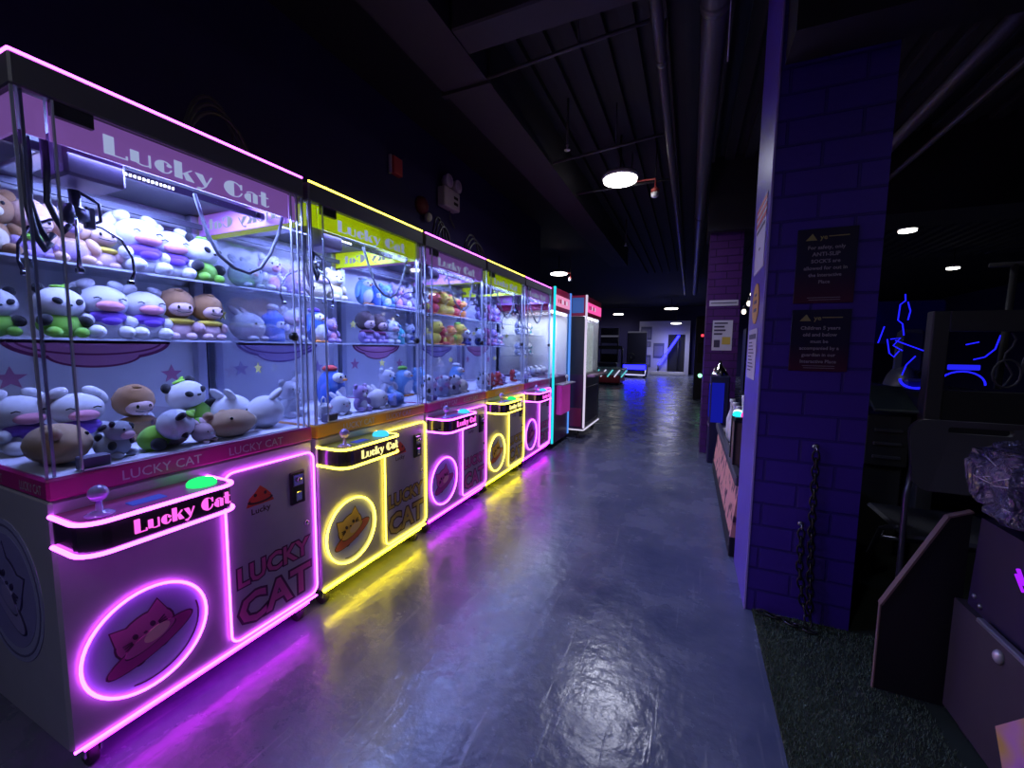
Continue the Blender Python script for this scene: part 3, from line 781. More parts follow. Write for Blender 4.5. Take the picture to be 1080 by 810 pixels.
# middle shelf
toy(PG, -2.09, .545, S1, .165, 'panda plush in green suit, cut by the picture edge, on middle shelf', .1, g)
toy(PG, -2.06, .692, S1, .185, 'panda plush in green suit, second on middle shelf of '+m1, .15, g)
toy(DG, -2.08, .822, S1, .225, 'white dog plush with pink snout, beside the panda on middle shelf', -.05, g)
toy(DG, -2.07, .945, S1, .218, 'white dog plush with pink snout, next to hooded dolls on middle shelf', .0, g)
toy(HD, -2.07, 1.062, S1, .225, 'brown hooded doll with yellow bib, left of the pair on middle shelf', -.1, g)
toy(HD, -2.06, 1.178, S1, .215, 'brown hooded doll with yellow bib, right of the pair on middle shelf', .1, g)
# upper shelf
toy(('bear', 'brown', 'cream'), -2.10, .555, S2, .22, 'brown bear plush at near end of upper shelf, '+m1, .0, g)
toy(('hood_doll', 'peach', 'green', 'lilac'), -2.10, .655, S2, .205, 'peach hooded doll with green bib on upper shelf', .1, g)
toy(('bear', 'peach', 'lilac'), -2.09, .745, S2, .205, 'peach bear plush behind the claw on upper shelf', -.1, g)
toy(('hood_doll', 'cream', 'yellow', 'palepink'), -2.10, .830, S2, .20, 'cream hooded doll with yellow bib on upper shelf', .0, g)
toy(DG, -2.08, .945, S2, .245, 'tall white dog plush with pink snout, left of the two on upper shelf', .1, g)
toy(DG, -2.09, 1.062, S2, .225, 'white dog plush next to the panda on upper shelf', -.15, g)
toy(PG, -2.07, 1.172, S2, .205, 'panda plush in green suit at far end of upper shelf, '+m1, .35, g)
# prize bed
toy(DG, -1.96, .545, FL, .205, 'white dog plush at near back corner of prize bed', .2, g)
toy(DG, -1.90, .662, FL, .205, 'white dog plush standing behind brown bean plush on prize bed', -.05, g)
toy(('bean', 'tan', 'brown'), -1.685, .540, FL, .128, 'brown bean plush lying in the near front corner of prize bed', 1.38, g)
toy(('cow', 'grey', 'black'), -1.625, .638, FL, .125, 'grey spotted plush lying beside the brown bean plush', .5, g)
toy(('hood_doll', 'brown', 'brown', 'tan'), -1.86, .800, FL, .205, 'furry brown hooded doll sitting behind the fallen panda', .0, g)
toy(('panda', 'lime'), -1.665, .730, FL+.01, .175, 'panda plush in lime suit tumbled forward on prize bed', .8, g, (.0, .9))
toy(('bow_bag', 'palepink', 'white'), -1.64, .815, FL, .12, 'pink and white plush bag near the front glass', .3, g)
toy(('round_bunny', 'palepink', 'white'), -1.60, .882, FL, .095, 'small pale pink bunny plush against the front glass', .2, g)
toy(PG, -1.85, 1.010, FL+.02, .20, 'panda plush in green suit leaning back on prize bed', .25, g, (.25, -.25))
toy(('round_bunny', 'white', 'pink'), -1.80, 1.105, FL, .19, 'white bunny plush turned away beside the leaning panda', 1.9, g)
toy(('bean', 'tan', 'cream'), -1.61, .985, FL, .115, 'tan bean plush with cream tail near the front glass', .3, g)
toy(('round_bunny', 'white', 'palepink'), -1.67, 1.165, FL, .185, 'white bunny plush at far front corner of prize bed', -2.2, g)
toy(('bear', 'offwhite', 'grey'), -2.08, .90, FL, .14, 'off-white bear plush at the back of prize bed', .1, g)
def fill_machine(i, rows):
    y0 = Y0+i*PITCH; gname = 'plush toys in the '+MN[i]
    words = ['first', 'second', 'third', 'fourth', 'fifth', 'sixth', 'seventh', 'eighth', 'ninth']
    for lev, items in rows.items():
        for k, (kind, desc, u, v, h, rz) in enumerate(items):
            z = {'upper shelf': S2, 'middle shelf': S1, 'prize bed': FL}[lev]
            toy(kind, MX-v, y0+u, z, h, '%s, %s from near end, %s, %s' % (desc, words[k], lev, MN[i]), rz, gname)
fill_machine(1, {
    'upper shelf': [(('round_bunny', 'grey', 'pink'), 'grey bunny plush', .10, .58, .19, .1), (('bear', 'offwhite', 'pink'), 'off-white bear plush', .235, .59, .20, .1),
        (('round_bunny', 'lilac', 'pink'), 'lilac bunny plush', .37, .59, .18, -.2), (('bow_bag', 'cream', 'offwhite'), 'cream plush bag', .52, .57, .20, .1),
        (('bear', 'cream', 'white'), 'cream bear plush', .66, .58, .20, .0)],
    'middle shelf': [(('round_bunny', 'grey', 'white'), 'grey bunny plush', .10, .58, .20, .3), (('bottle_toy', 'blue', 'white'), 'blue bottle plush', .23, .57, .20, .3),
        (('bear', 'offwhite', 'palepink'), 'off-white bear plush', .345, .57, .20, 0), (('penguin', 'blue', 'purple'), 'blue penguin plush with purple hat', .49, .56, .20, .1),
        (('bear', 'lilac', 'pink'), 'lilac bear plush', .62, .58, .16, .1)],
    'prize bed': [(('bear', 'offwhite', 'grey'), 'off-white bear plush', .10, .30, .19, .2), (('bow_bag', 'white', 'white'), 'white plush bag', .13, .10, .11, .5),
        (('round_bunny', 'white', 'palepink'), 'white bunny plush', .27, .14, .13, 0), (('penguin', 'blue', 'red'), 'blue penguin plush with red hat', .36, .30, .24, .3),
        (('bear', 'lilac', 'white'), 'lilac bear plush', .40, .13, .15, 0), (('round_bunny', 'offwhite', 'pink'), 'off-white bunny plush', .52, .12, .15, .2),
        (('bean', 'blue', 'pink'), 'blue bean plush with pink tail', .625, .085, .085, .9), (('round_bunny', 'sky', 'white'), 'sky blue bunny plush', .71, .13, .10, .2)]})
fill_machine(2, {
    'upper shelf': [(('penguin', 'sky', 'white'), 'sky blue penguin plush', .09, .58, .19, 0), (('bottle_toy', 'blue', 'white'), 'blue bottle plush', .20, .59, .17, .1),
        (('bear', 'sky', 'white'), 'sky blue bear plush', .32, .59, .18, -.2), (('bear', 'lilac', 'pink'), 'lilac bear plush', .44, .59, .20, .1),
        (('bear', 'lilac', 'white'), 'pale-bellied lilac bear plush', .56, .59, .19, 0), (('round_bunny', 'grey', 'pink'), 'grey bunny plush', .68, .60, .15, .1)],
    'middle shelf': [(('hood_doll', 'dkbrown', 'wine', 'lilac'), 'dark brown hooded doll', .09, .57, .225, 0), (('hood_doll', 'dkbrown', 'wine', 'lilac'), 'dark brown hooded doll', .215, .57, .215, .1),
        (('cow', 'white', 'grey'), 'white and grey cow plush', .34, .58, .19, 0), (('bottle_toy', 'teal', 'sky'), 'teal bottle plush', .46, .58, .15, .1), (('bear', 'grey', 'navy'), 'grey bear plush', .60, .59, .17, 0)],
    'prize bed': [(('bear', 'offwhite', 'sky'), 'off-white bear plush', .10, .40, .21, 0), (('penguin', 'sky', 'green'), 'sky blue penguin plush', .25, .38, .21, .1),
        (('cow', 'white', 'black'), 'white spotted cow plush', .20, .14, .16, .2), (('bear', 'sky', 'white'), 'sky blue bear plush', .40, .36, .20, .1),
        (('cow', 'white', 'pink'), 'white and pink cow plush', .36, .13, .165, -.1), (('round_bunny', 'white', 'pink'), 'white bunny plush', .54, .40, .19, 0),
        (('cow', 'white', 'black'), 'white spotted cow plush', .51, .13, .16, .1), (('round_bunny', 'cream', 'pink'), 'cream bunny plush', .66, .14, .14, .1)]})
fill_machine(3, {
    'upper shelf': [(('duck', 'red', 'yellow'), 'red duck plush', .08, .58, .20, 0), (('duck', 'yellow', 'orange'), 'yellow duck plush with orange cap', .21, .58, .21, .1),
        (('duck', 'yellow', 'red'), 'yellow duck plush with red cap', .34, .58, .20, -.1), (('duck', 'red', 'yellow'), 'red duck plush', .47, .59, .18, 0),
        (('duck', 'orange', 'yellow'), 'orange duck plush', .59, .59, .17, 0)],
    'middle shelf': [(('duck', 'yellow', 'cream'), 'yellow duck plush', .09, .57, .22, 0), (('bear', 'red', 'yellow'), 'red bear plush', .22, .57, .17, .1),
        (('duck', 'orange', 'red'), 'orange duck plush', .33, .57, .18, 0), (('duck', 'yellow', 'lime'), 'yellow duck plush with lime cap', .47, .57, .22, .2),
        (('panda', 'navy'), 'panda plush in navy suit', .63, .58, .18, 0)],
    'prize bed': [(('penguin', 'sky', 'white'), 'sky blue penguin plush', .12, .36, .21, 0), (('cow', 'white', 'black'), 'white spotted cow plush', .20, .15, .15, 0),
        (('bear', 'red', 'white'), 'red bear plush', .36, .14, .13, .1), (('bear', 'red', 'pink'), 'red bear plush with pink belly', .50, .14, .13, -.1),
        (('round_bunny', 'lilac', 'white'), 'lilac bunny plush', .64, .18, .14, 0)]})
fill_machine(4, {
    'upper shelf': [(('bear', 'lilac', 'navy'), 'lilac bear plush', .12, .58, .20, 0), (('bear', 'wine', 'lilac'), 'wine bear plush', .32, .58, .20, .1), (('bear', 'lilac', 'wine'), 'lilac bear plush with wine belly', .54, .59, .18, 0)],
    'middle shelf': [(('panda', 'navy'), 'panda plush in navy suit', .10, .57, .19, 0), (('bear', 'wine', 'pink'), 'wine bear plush', .26, .57, .20, .1), (('bear', 'lilac', 'pink'), 'lilac bear plush', .42, .57, .20, 0), (('bear', 'offwhite', 'pink'), 'off-white bear plush', .62, .58, .16, 0)],
    'prize bed': [(('bear', 'red', 'white'), 'red bear plush', .15, .2, .13, 0), (('round_bunny', 'white', 'pink'), 'white bunny plush', .34, .2, .13, 0), (('bow_bag', 'lilac', 'white'), 'lilac plush bag', .52, .2, .12, 0), (('bear', 'offwhite', 'lilac'), 'off-white bear plush', .68, .24, .14, 0)]})

# ------------------------------------------------------------------ room shell
FX0, FX1, FY0, FY1, CZ = -8.0, 9.0, -3.0, 22.0, 3.35
struct('floor', MB().box((FX0, FY0, -.06), (FX1, FY1, 0)), floor_mat())
CEIL = mat('ceiling_black', (.020, .021, .028), .8, bump=.3, bs=6)
struct('ceiling', MB().box((FX0, FY0, CZ), (FX1, FY1, CZ+.1)), CEIL)
WALLD = mat('wall_navy', (.030, .024, .13), .7, bump=.2, bs=12)
struct('wall_left', MB().box((-2.60, FY0, 0), (-2.50, 6.9, CZ)), WALLD)
struct('wall_far_left', MB().box((FX0, FY0, 0), (FX0+.1, FY1, CZ)), WALLD)
struct('wall_right', MB().box((FX1-.1, FY0, 0), (FX1, FY1, CZ)), WALLD)
struct('wall_back', MB().box((FX0, FY0, 0), (FX1, FY0+.1, CZ)), WALLD)
struct('wall_far', MB().box((FX0, FY1-.1, 0), (FX1, FY1, CZ)), WALLD)

# painted brick pillars
BR = brick_mat('painted_brick', None, (.074, .029, .38), (.066, .025, .345), (.045, .018, .24))
struct('pillar_near', MB().box((.297, 2.135, 0), (.690, 2.62, CZ)), BR)
LIL = mat('lilac_plaster', (.15, .085, .55), .3, vary=.15, vs=9, bump=.1, bs=25)
struct('trim_1', MB().box((.289, 2.137, 0), (.297, 2.62, CZ)), LIL)
struct('trim_2', MB().box((.288, 2.131, 0), (.297, 2.137, 2.9), bev=.001), mat('corner_guard', (.42, .32, .78), .25))
BRP = brick_mat('painted_brick_magenta', None, (.085, .016, .16), (.075, .014, .14), (.04, .008, .085), .24, .085)
struct('pillar_far', MB().box((.150, 5.3, 0), (.490, 5.75, 2.56)), BRP)
struct('beam_1', MB().box((.31, 1.93, 2.43), (FX1-.1, 2.134, CZ)), BLACKPAINT)
struct('beam_2', MB().box((.12, 5.2, 2.56), (FX1-.1, 5.8, CZ)), BLACKPAINT)
BEAM = mat('beam_dark', (.050, .047, .060), .75)
struct('beam_3', MB().box((-1.60, -2.9, 2.93), (-1.27, 8.8, CZ)).box((-1.62, 2.46, 2.91), (-1.25, 2.50, CZ)), BEAM)
struct('beam_4', MB().box((-1.27, 2.02, 2.93), (FX1-.1, 2.22, 3.12), bev=.01), BEAM)
for k, y in enumerate((3.4, 5.8, 8.2, 10.8)):
    pass
DECK = mat('deck_grey', (.024, .026, .034), .8)
mb = MB()
for k in range(46): mb.box((-1.27+.19*k, -2.9, CZ-.05), (-1.27+.19*k+.09, 12, CZ))
struct('ceiling_decking', mb, DECK)

PIPE = mat('pipe_grey', (.085, .088, .10), .4)
def pipe(label, pts, r, m=PIPE, n=16, cuffs=()):
    t = thing('ceiling_pipe', pts[0], label, 'pipe', 'pipes under the ceiling')
    o = V(pts[0])
    MB().tube([V(p)-o for p in pts], r, n).build('pipe_run', m, t)
    d = (V(pts[-1])-o).normalized()
    for c in cuffs: MB().tube([d*c, d*(c+.05)], r*1.12, n).build('coupling', m, t)
    mb = MB()
    L_ = (V(pts[-1])-o).length
    k = .6
    while k < L_:
        p = d*k; mb.tube([p+V((0, 0, r*.9)), V((p.x, p.y, CZ-o.z))], .006, 6); k += 2.4
    mb.build('hanger', m, t)
pipe('slim grey pipe running along the ceiling, left of the wide duct', [(-.238, -2.5, 2.95), (-.238, 14, 2.95)], .030, cuffs=(5.2, 9.0))
pipe('wide round duct running along the ceiling above the aisle', [(.036, -2.5, 2.98), (.036, 14, 2.98)], .066, cuffs=(4.9, 8.5))
pipe('long dark pipe beyond the pillar, nearer of the two on the right', [(1.38, 2.2, 2.86), (1.38, 12, 2.86)], .045)
pipe('long dark pipe beyond the pillar, farther right of the two', [(1.66, 2.2, 2.88), (1.66, 12, 2.88)], .022)
pipe('thin cross conduit nearer the camera under the dark ceiling', [(-1.26, 2.44, 2.93), (-.275, 2.36, 2.93)], .011, n=8)
pipe('thin cross conduit beside the round ceiling lamp', [(-1.26, 3.78, 2.95), (-.28, 3.62, 2.95)], .012, n=8)
pipe('thin cross conduit behind the round ceiling lamp', [(-1.26, 4.66, 2.97), (-.28, 4.62, 2.97)], .012, n=8)
w = MB().tube([(.102, 2.40, 2.66), (.102, 2.40, CZ-.05)], .0035, 6).build('hanging_rod', mat('rod_pale', (.72, .70, .80), .35))
tag(w, 'thin pale rod hanging from the ceiling beside the wide duct', 'rod')

# ceiling lamps
def lamp(x, y, z, r, label, e, top=None):
    t = thing('ceiling_lamp', (x, y, z), label, 'ceiling lamp', 'round ceiling lamps')
    MB().lathe((0, 0, 0), [(r*.93, .0), (r*1.06, .002), (r*1.10, .02), (r*1.0, .05), (r*.4, .07), (.02, .09)], 28).build('housing', WHITE, t)
    MB().lathe((0, 0, -.024), [(r*.6, -.008), (r*.96, 0), (r*.99, .006), (r*.99, .026)], 28).build('diffuser', LAMPW, t)
    MB().tube([(0, 0, .08), (0, 0, (top or CZ)-z)], .010, 8).build('stem', BLACK, t)
    if e:
        l = bpy.data.lights.new('ceiling_lamp_light', 'AREA'); l.shape = 'DISK'; l.size = r*1.9; l.energy = e; l.color = (.74, .78, 1.0); l.spread = PI*.9
        o = bpy.data.objects.new('ceiling_lamp_light', l); col.objects.link(o); o.location = (x, y, z-.040)
lamp(-.730, 4.33, 2.93, .165, 'big bright round ceiling lamp beside a red detector', 15)
lamp(-2.87, 9.20, 2.95, .19, 'round ceiling lamp above the white-lit prize machine', 16)
lamp(-3.32, 20.5, 2.93, .24, 'small far ceiling lamp left of the far white wall', 4)
lamp(-.82, 18.3, 2.93, .26, 'far ceiling lamp above the end of the aisle', 30)
lamp(-.66, 20.0, 2.42, .22, 'low far lamp in front of the white wall', 25)
lamp(-4.6, 20.6, 2.80, .2, 'dim far lamp above the racing machines', 3)
lamp(2.73, 7.65, 2.95, .10, 'small lamp in the dark just right of the brick pillar', 5)
lamp(4.80, 11.3, 2.95, .10, 'smallest lamp far off at right of the brick pillar', 5)
lamp(-.80, -1.05, 2.93, .13, 'unseen fill lamp added behind the camera over the aisle', 9)  # assumed lamp out of view, added for more ambient light
lamp(2.5, -.3, 2.95, .13, 'unseen lamp added behind the camera over the turf for film highlights', 3)  # assumed lamp out of view, added for sparkle on the wrapped film

# detectors and sprinklers
def detector(x, y, z, label, xl):
    t = thing('fire_detector', (x, y, z), label, 'detector', 'red detectors by the lamps')
    red = mat('detector_red', (.62, .10, .10), .4)
    MB().tube([(0, 0, .06), (0, 0, .16), (xl-x, 0, .16)], .010, 8).build('arm', red, t)
    MB().tube([(0, 0, .16), (0, 0, CZ-z)], .006, 6).build('drop_rod', BLACK, t)
    MB().lathe((0, 0, .02), [(.030, 0), (.042, .01), (.042, .035), (.02, .05)], 18).build('red_cap', red, t)
    MB().lathe((0, 0, -.03), [(.020, 0), (.038, .015), (.040, .05)], 18).build('white_sensor', WHITE, t)
detector(-.415, 4.60, 2.83, 'red and white detector hanging beside the big round lamp', -.60)
detector(-2.62, 9.3, 2.80, 'white detector hanging by the lamp over prize machines', -2.72)
def sprinkler(x, y, label):
    t = thing('sprinkler', (x, y, 2.90), label, 'sprinkler', 'ceiling sprinklers')
    MB().tube([(0, 0, .03), (0, 0, CZ-2.90)], .009, 8).build('drop_pipe', PIPE, t)
    MB().lathe((0, 0, -.012), [(.026, 0), (.026, .004), (.006, .012), (.010, .030), (.014, .042)], 14).build('sprinkler_head', WHITE, t)
sprinkler(-1.03, 3.46, 'pale sprinkler head on the ceiling, nearer one')
sprinkler(-1.04, 6.90, 'pale sprinkler head on the ceiling, beyond the big lamp')

# fixtures on the left wall
t = thing('emergency_light', (-2.5, 3.86, 2.70), 'twin-spot emergency light on the dark wall above machines', 'emergency light')
MB().box((0, -.15, 0), (.10, .15, .20), bev=.012).build('battery_box', mat('box_grey', (.70, .67, .72), .5), t)
MB().box((.10, .02, .05), (.104, .10, .08), bev=.001).box((.10, .02, .11), (.104, .10, .14), bev=.001).build('indicator_panel', BLACK, t)
for y in (-.05, .13):
    l_ = MB().lathe((.05, y, .275), [(.025, -.05), (.060, -.01), (.070, .04), (.066, .046), (.050, .044), (.0, .03)], 20, M=Matrix.Rotation(PI/2, 3, 'Y')).build('spot_lamp', mat('lamp_grey', (.75, .74, .8), .35), t)
    MB().ell((.088, y, .275), (.012, .042, .042), seg=16, ring=8).build('lens', mat('lens_pale', (.75, .75, .85), .1), l_)
MB().tube([(.03, .04, .0), (.03, .06, -.08), (.035, .14, -.16)], .008, 6).build('flex_cable', PIPE, t)
t = thing('fire_alarm', (-2.5, 3.035, 2.82), 'red fire alarm box high on the dark left wall', 'alarm')
MB().box((0, -.06, -.075), (.05, .06, .075), bev=.006).build('alarm_body', mat('alarm_red', (.70, .09, .11), .5), t)
MB().box((0, -.075, -.08), (.03, -.06, .08), bev=.003).build('alarm_rim', WHITE, t)
t = thing('fire_bell', (-2.5, 3.42, 2.61), 'dark red bell with pale lamp beside the emergency light', 'alarm')
MB().lathe((0, 0, 0), [(.085, 0), (.085, .02), (.07, .05), (.03, .06)], 20, M=Matrix.Rotation(PI/2, 3, 'Y')).build('bell_dome', mat('bell_red', (.20, .025, .04), .4), t)
MB().ell((.05, .06, -.10), (.04, .04, .045)).build('lamp_cap', WHITE, t)
CAB = mat('cable_black', (.05, .05, .06), .4)
for k, (y, z, r_, lb) in enumerate(((1.19, 1.915, .15, 'loop of black cables on top of the nearest pink machine'), (2.95, 1.915, .11, 'small cable loop on top of the middle pink machine'), (3.52, 1.915, .20, 'tangle of cables on top of the farther yellow machine'))):
    mb = MB()
    for q in range(3):
        mb.tube([(-1.92-.03*q, y-r_*(1-.08*q)*math.cos(a), z+.004+(.012*q+.30+.03*q)*math.sin(a)**.9 if 0 < a < PI-.001 else z+.004) for a in [PI*i_/16 for i_ in range(17)]], .008, 8)
    tag(mb.build('cable_loop', CAB), lb, 'cable')

# ------------------------------------------------------------------ notices on the pillar
NB = mat('notice_navy', (.018, .012, .055), .35); NI = mat('notice_ink', (.40, .36, .42), .5); NG = mat('notice_gold', (.42, .36, .14), .5)
def notice(x0, x1, z0, z1, label, lines, hs):
    t = thing('notice_board', ((x0+x1)/2, 2.1345, z0), label, 'notice', 'dark notices on the brick pillar')
    w_, h_ = x1-x0, z1-z0
    mm, tt, out = nt('notice_print'); 
    p = tt.nodes.new('ShaderNodeBsdfPrincipled'); tc = tt.nodes.new('ShaderNodeTexCoord'); sx = tt.nodes.new('ShaderNodeSeparateXYZ'); cr = tt.nodes.new('ShaderNodeValToRGB')
    cr.color_ramp.elements[0].color = (.085, .012, .05, 1); cr.color_ramp.elements[1].color = (.018, .012, .055, 1); cr.color_ramp.elements[1].position = .45
    tt.links.new(tc.outputs['Generated'], sx.inputs[0]); tt.links.new(sx.outputs[2], cr.inputs[0]); tt.links.new(cr.outputs[0], p.inputs['Base Color']); tt.links.new(p.outputs[0], out.inputs[0])
    p.inputs['Roughness'].default_value = .4
    b = MB().box((-w_/2, -.006, 0), (w_/2, 0, h_), bev=.001).build('board', mm, t)
    f = fr((0, -.0062, 0), (1, 0, 0), (0, 0, 1))
    mb = MB()
    mb.poly(f, [(-.075, h_-.048), (-.035, h_-.048), (-.052, h_-.020)], -.001, .0012, 1)
    put_line(mb, f, 'ye', -.012, h_-.045, .020, .001, 1, .02)
    mb.box(f(.005, h_-.036, -.001), f(.075, h_-.032, .001), 1)
    y = h_-.085
    for s_, dy, hh in zip(lines, [.028]*9, hs):
        put_line(mb, f, s_, 0, y, hh, .001, 0, .02); y -= .0285
    mb.box(f(-.055, .022, -.001), f(.06, .024, .001), 0); mb.box(f(-.05, .013, -.001), f(.06, .015, .001), 0)
    mb.build('notice_lettering', [NI, NG], t)
notice(.398, .607, 1.432, 1.742, 'upper dark notice about safety socks on the brick pillar', ['For safety, only', 'ANTI-SLIP', "SOCK'S are", 'allowed for out in', 'the Interactive', 'Place'], [.015, .016, .015, .015, .014, .014])
notice(.398, .606, 1.142, 1.405, 'lower dark notice about children on the brick pillar', ['Children 5 years', 'old and below', 'must be', 'accompanied by a', 'guardian in our', 'Interactive Place'], [.015, .015, .014, .014, .014, .014])
PAP = mat('paper_white', (.62, .60, .70), .6); RED = mat('print_red', (.60, .07, .10), .5); INK = mat('print_ink', (.06, .05, .10), .5)
def side_paper(y0, y1, z0, z1, label, marks, base=PAP, rnd=False):
    t = thing('paper_notice', (.289, (y0+y1)/2, z0), label, 'notice', 'papers on the pillar side')
    f = fr((-.0005, 0, 0), (0, -1, 0), (0, 0, 1)); w_, h_ = y1-y0, z1-z0
    if rnd: MB().poly(f, ell2(0, h_/2, w_/2, h_/2), -.0005, .003).build('sheet', base, t)
    else: MB().box(f(-w_/2, 0, -.0005), f(w_/2, h_, .003)).build('sheet', base, t)
    mb = MB()
    for k, (a, b_, c, d, mi) in enumerate(marks): mb.box(f(-w_/2+a*w_, b_*h_, .002), f(-w_/2+c*w_, d*h_, .0042), mi)
    mb.build('print', [RED, INK, WHITE], t)
side_paper(2.20, 2.50, 1.845, 1.945, 'red and white striped paper high on the pillar side', [(0, .02, 1, .22, 0), (0, .38, 1, .58, 0), (0, .72, 1, .95, 0)])
side_paper(2.20, 2.50, 1.615, 1.840, 'blank white poster below the striped paper on pillar', [(.1, .88, .9, .94, 1), (.45, .45, .55, .5, 1)])
side_paper(2.27, 2.48, 1.36, 1.56, 'round orange sticker on the pillar side', [(.3, .3, .7, .38, 1), (.3, .5, .7, .58, 1), (.35, .68, .65, .74, 1)], mat('sticker_orange', (.70, .36, .06), .5), True)
side_paper(2.26, 2.55, 1.085, 1.335, 'white paper with printed text low on the pillar side', [(.1, .8, .9, .9, 1)]+[(.12, .72-.07*k, .5+.08*(k % 4), .745-.07*k, 1) for k in range(9)])
# papers on the far pillar
def far_paper(x0, x1, z0, z1, label, marks):
    t = thing('paper_notice', ((x0+x1)/2, 5.2995, z0), label, 'notice', 'papers on the far pillar')
    f = fr((0, -.0005, 0), (1, 0, 0), (0, 0, 1)); w_, h_ = x1-x0, z1-z0
    MB().box(f(-w_/2, 0, -.0005), f(w_/2, h_, .004)).build('sheet', PAP, t)
    mb = MB()
    for a, b_, c, d, mi in marks: mb.box(f(-w_/2+a*w_, b_*h_, .003), f(-w_/2+c*w_, d*h_, .0055), mi)
    mb.build('print', [RED, INK, mat('print_gold', (.6, .45, .08), .5)], t)
far_paper(.175, .470, 1.735, 1.80, 'narrow white strip notice on the far magenta pillar', [(.05, .42, .95, .58, 1)])
far_paper(.222, .428, 1.225, 1.57, 'white printed poster on the far magenta pillar', [(.08, .88, .75, .93, 1), (.08, .76, .6, .82, 1), (.08, .64, .66, .70, 1), (.08, .52, .5, .58, 1), (.5, .2, .92, .45, 2), (.1, .10, .4, .35, 1)])

# chains
def chain(label, pts, step=.036):
    mb = MB(); P_ = [V(p) for p in pts]
    L_ = []
    for a, b in zip(P_, P_[1:]):
        n = max(1, round((b-a).length/step))
        L_ += [(a.lerp(b, (k+.5)/n), (b-a).normalized()) for k in range(n)]
    for k, (c, d) in enumerate(L_):
        s_ = d.cross(V((0, 1, 0)) if abs(d.y) < .9 else V((1, 0, 0))).normalized()
        if k % 2: s_ = d.cross(s_)
        mb.tube([c+d*.026*math.cos(a)*(1 if abs(math.cos(a)) > .5 else 1)+s_*.012*math.sin(a) for a in [2*PI*q/12 for q in range(12)]], .0042, 6, closed=True)
    return tag(mb.build('chain', mat('chain_black', (.05, .05, .055), .3, .7)), label, 'chain', 'chains on the pillar')
chain('long black chain hanging from a hook on the brick pillar', [(.520, 2.118, .79), (.523, 2.116, .52), (.530, 2.112, .25), (.540, 2.10, .045)])
chain('shorter black chain hanging lower on the brick pillar', [(.488, 2.118, .435), (.492, 2.116, .25), (.512, 2.108, .10), (.535, 2.07, .022)])
chain('black chain lying on the turf along the pillar foot', [(.345, 2.105, .022), (.42, 2.085, .022), (.48, 2.055, .022), (.545, 2.035, .022)])
for x, z, lb in ((.520, .80, 'small steel hook holding the long chain'), (.488, .445, 'small steel hook holding the shorter chain')):
    t = MB().tube([(x, 2.134, z+.012), (x, 2.112, z+.012), (x, 2.108, z), (x, 2.118, z-.008)], .004, 6).lathe((x, 2.1345, z+.012), [(.012, 0), (.012, .004), (.004, .006)], 12, M=Matrix.Rotation(PI/2, 3, 'X')).build('wall_hook', STEEL)
    tag(t, lb, 'hook')

# turf mat
struct('floor_turf', MB().box((.322, -.6, 0), (3.4, 3.4, .007)), mat('turf_base', (.030, .042, .028), .95))
mb = MB(); rg = random.Random(3)
for k in range(26000):
    x = .322+rg.random()**1.2*1.0; y = 1.0+rg.random()*1.13
    if x > .80 and y < 1.79: continue
    a = rg.random()*PI; h_ = .008+.010*rg.random(); w_ = .0016
    lx, ly = rg.uniform(-.006, .006), rg.uniform(-.006, .006)
    dx, dy = math.cos(a)*w_, math.sin(a)*w_
    mb.add([(x-dx, y-dy, .006), (x+dx, y+dy, .006), (x+lx, y+ly, .006+h_)], [(0, 1, 2)])
tag(mb.build('turf_grass', mat('turf_green', (.13, .18, .11), .8, vary=.5, vs=60)), 'short artificial grass on the turf mat below the pillar', 'artificial grass', kind='stuff')

# ------------------------------------------------------------------ right-hand cabinet with a dark side wing
DPL = mat('cabinet_plum', (.060, .045, .062), .5); DBL = mat('wing_black', (.012, .010, .016), .6); WOOD = mat('edge_brown', (.20, .13, .12), .55)
t = thing('arcade_cabinet', (.95, 1.3, 0), 'dark cabinet with black sloping side wing and purple neon, at lower right', 'arcade cabinet')
o = V((.95, 1.3, 0))
R_ = lambda x, y, z: V((x, y, z))-o
mb = MB()
f = fr(R_(.83, 1.745, 0), (0, -1, 0), (0, 0, 1))
mb.poly(lambda a, b, c: R_(.83, 1.745-a, b)+V((-c, 0, 0)), [(0, .055), (1.2, .055), (1.2, .43), (0.0, .43)], -.9, 0)
mb.build('lower_body', DPL, t)
mb = MB().poly(lambda a, b, c: R_(.85, 1.72-a, b)+V((-c, 0, 0)), [(0, .43), (1.1, .43), (1.1, .72), (.02, .72)], -.86, 0)
mb.build('upper_body', mat('cabinet_violet', (.035, .022, .06), .4), t)
MB().box(R_(.822, .60, .425), R_(.84, 1.62, .440), bev=.003).build('metal_strip', mat('strip_alloy', (.55, .53, .62), .3, .8), t)
wing = [(-.185, .03), (-.185, .35), (-.035, .69), (.02, .715), (.02, .03)]
wf = lambda a, b, c: R_(.84+a, 1.765-c, b)
w = MB().poly(wf, wing, -.014, 0).build('side_wing', DBL, t)
mb = MB()
mb.poly(wf, strip([(-.187, .345), (-.037, .69), (.02, .717)], .006), -.016, .008)
mb.poly(wf, strip([(-.187, .03), (-.187, .347)], .004), -.010, .002)
mb.build('edge_strip', WOOD, w)
mb = MB().box(R_(.86, 1.66, 0), R_(.93, 1.72, .056), bev=.006); mb.build('foot', BLACK, t)
mb = MB().box(R_(.86, .66, 0), R_(.93, .72, .056), bev=.006); mb.build('foot', BLACK, t)
MB().ell(R_(.826, 1.52, .385), (.012, .016, .020), seg=10, ring=6).build('latch', mat('latch_pale', (.6, .58, .62), .35, .4), t)
MB().tube([R_(.842, 1.52, .645), R_(.842, 1.495, .615), R_(.842, 1.46, .640), R_(.842, 1.40, .652)], .0045, 8).tube([R_(.842, 1.525, .628), R_(.842, 1.495, .595), R_(.842, 1.46, .620), R_(.842, 1.40, .632)], .0035, 8).build('neon_line', PURP_N, t)
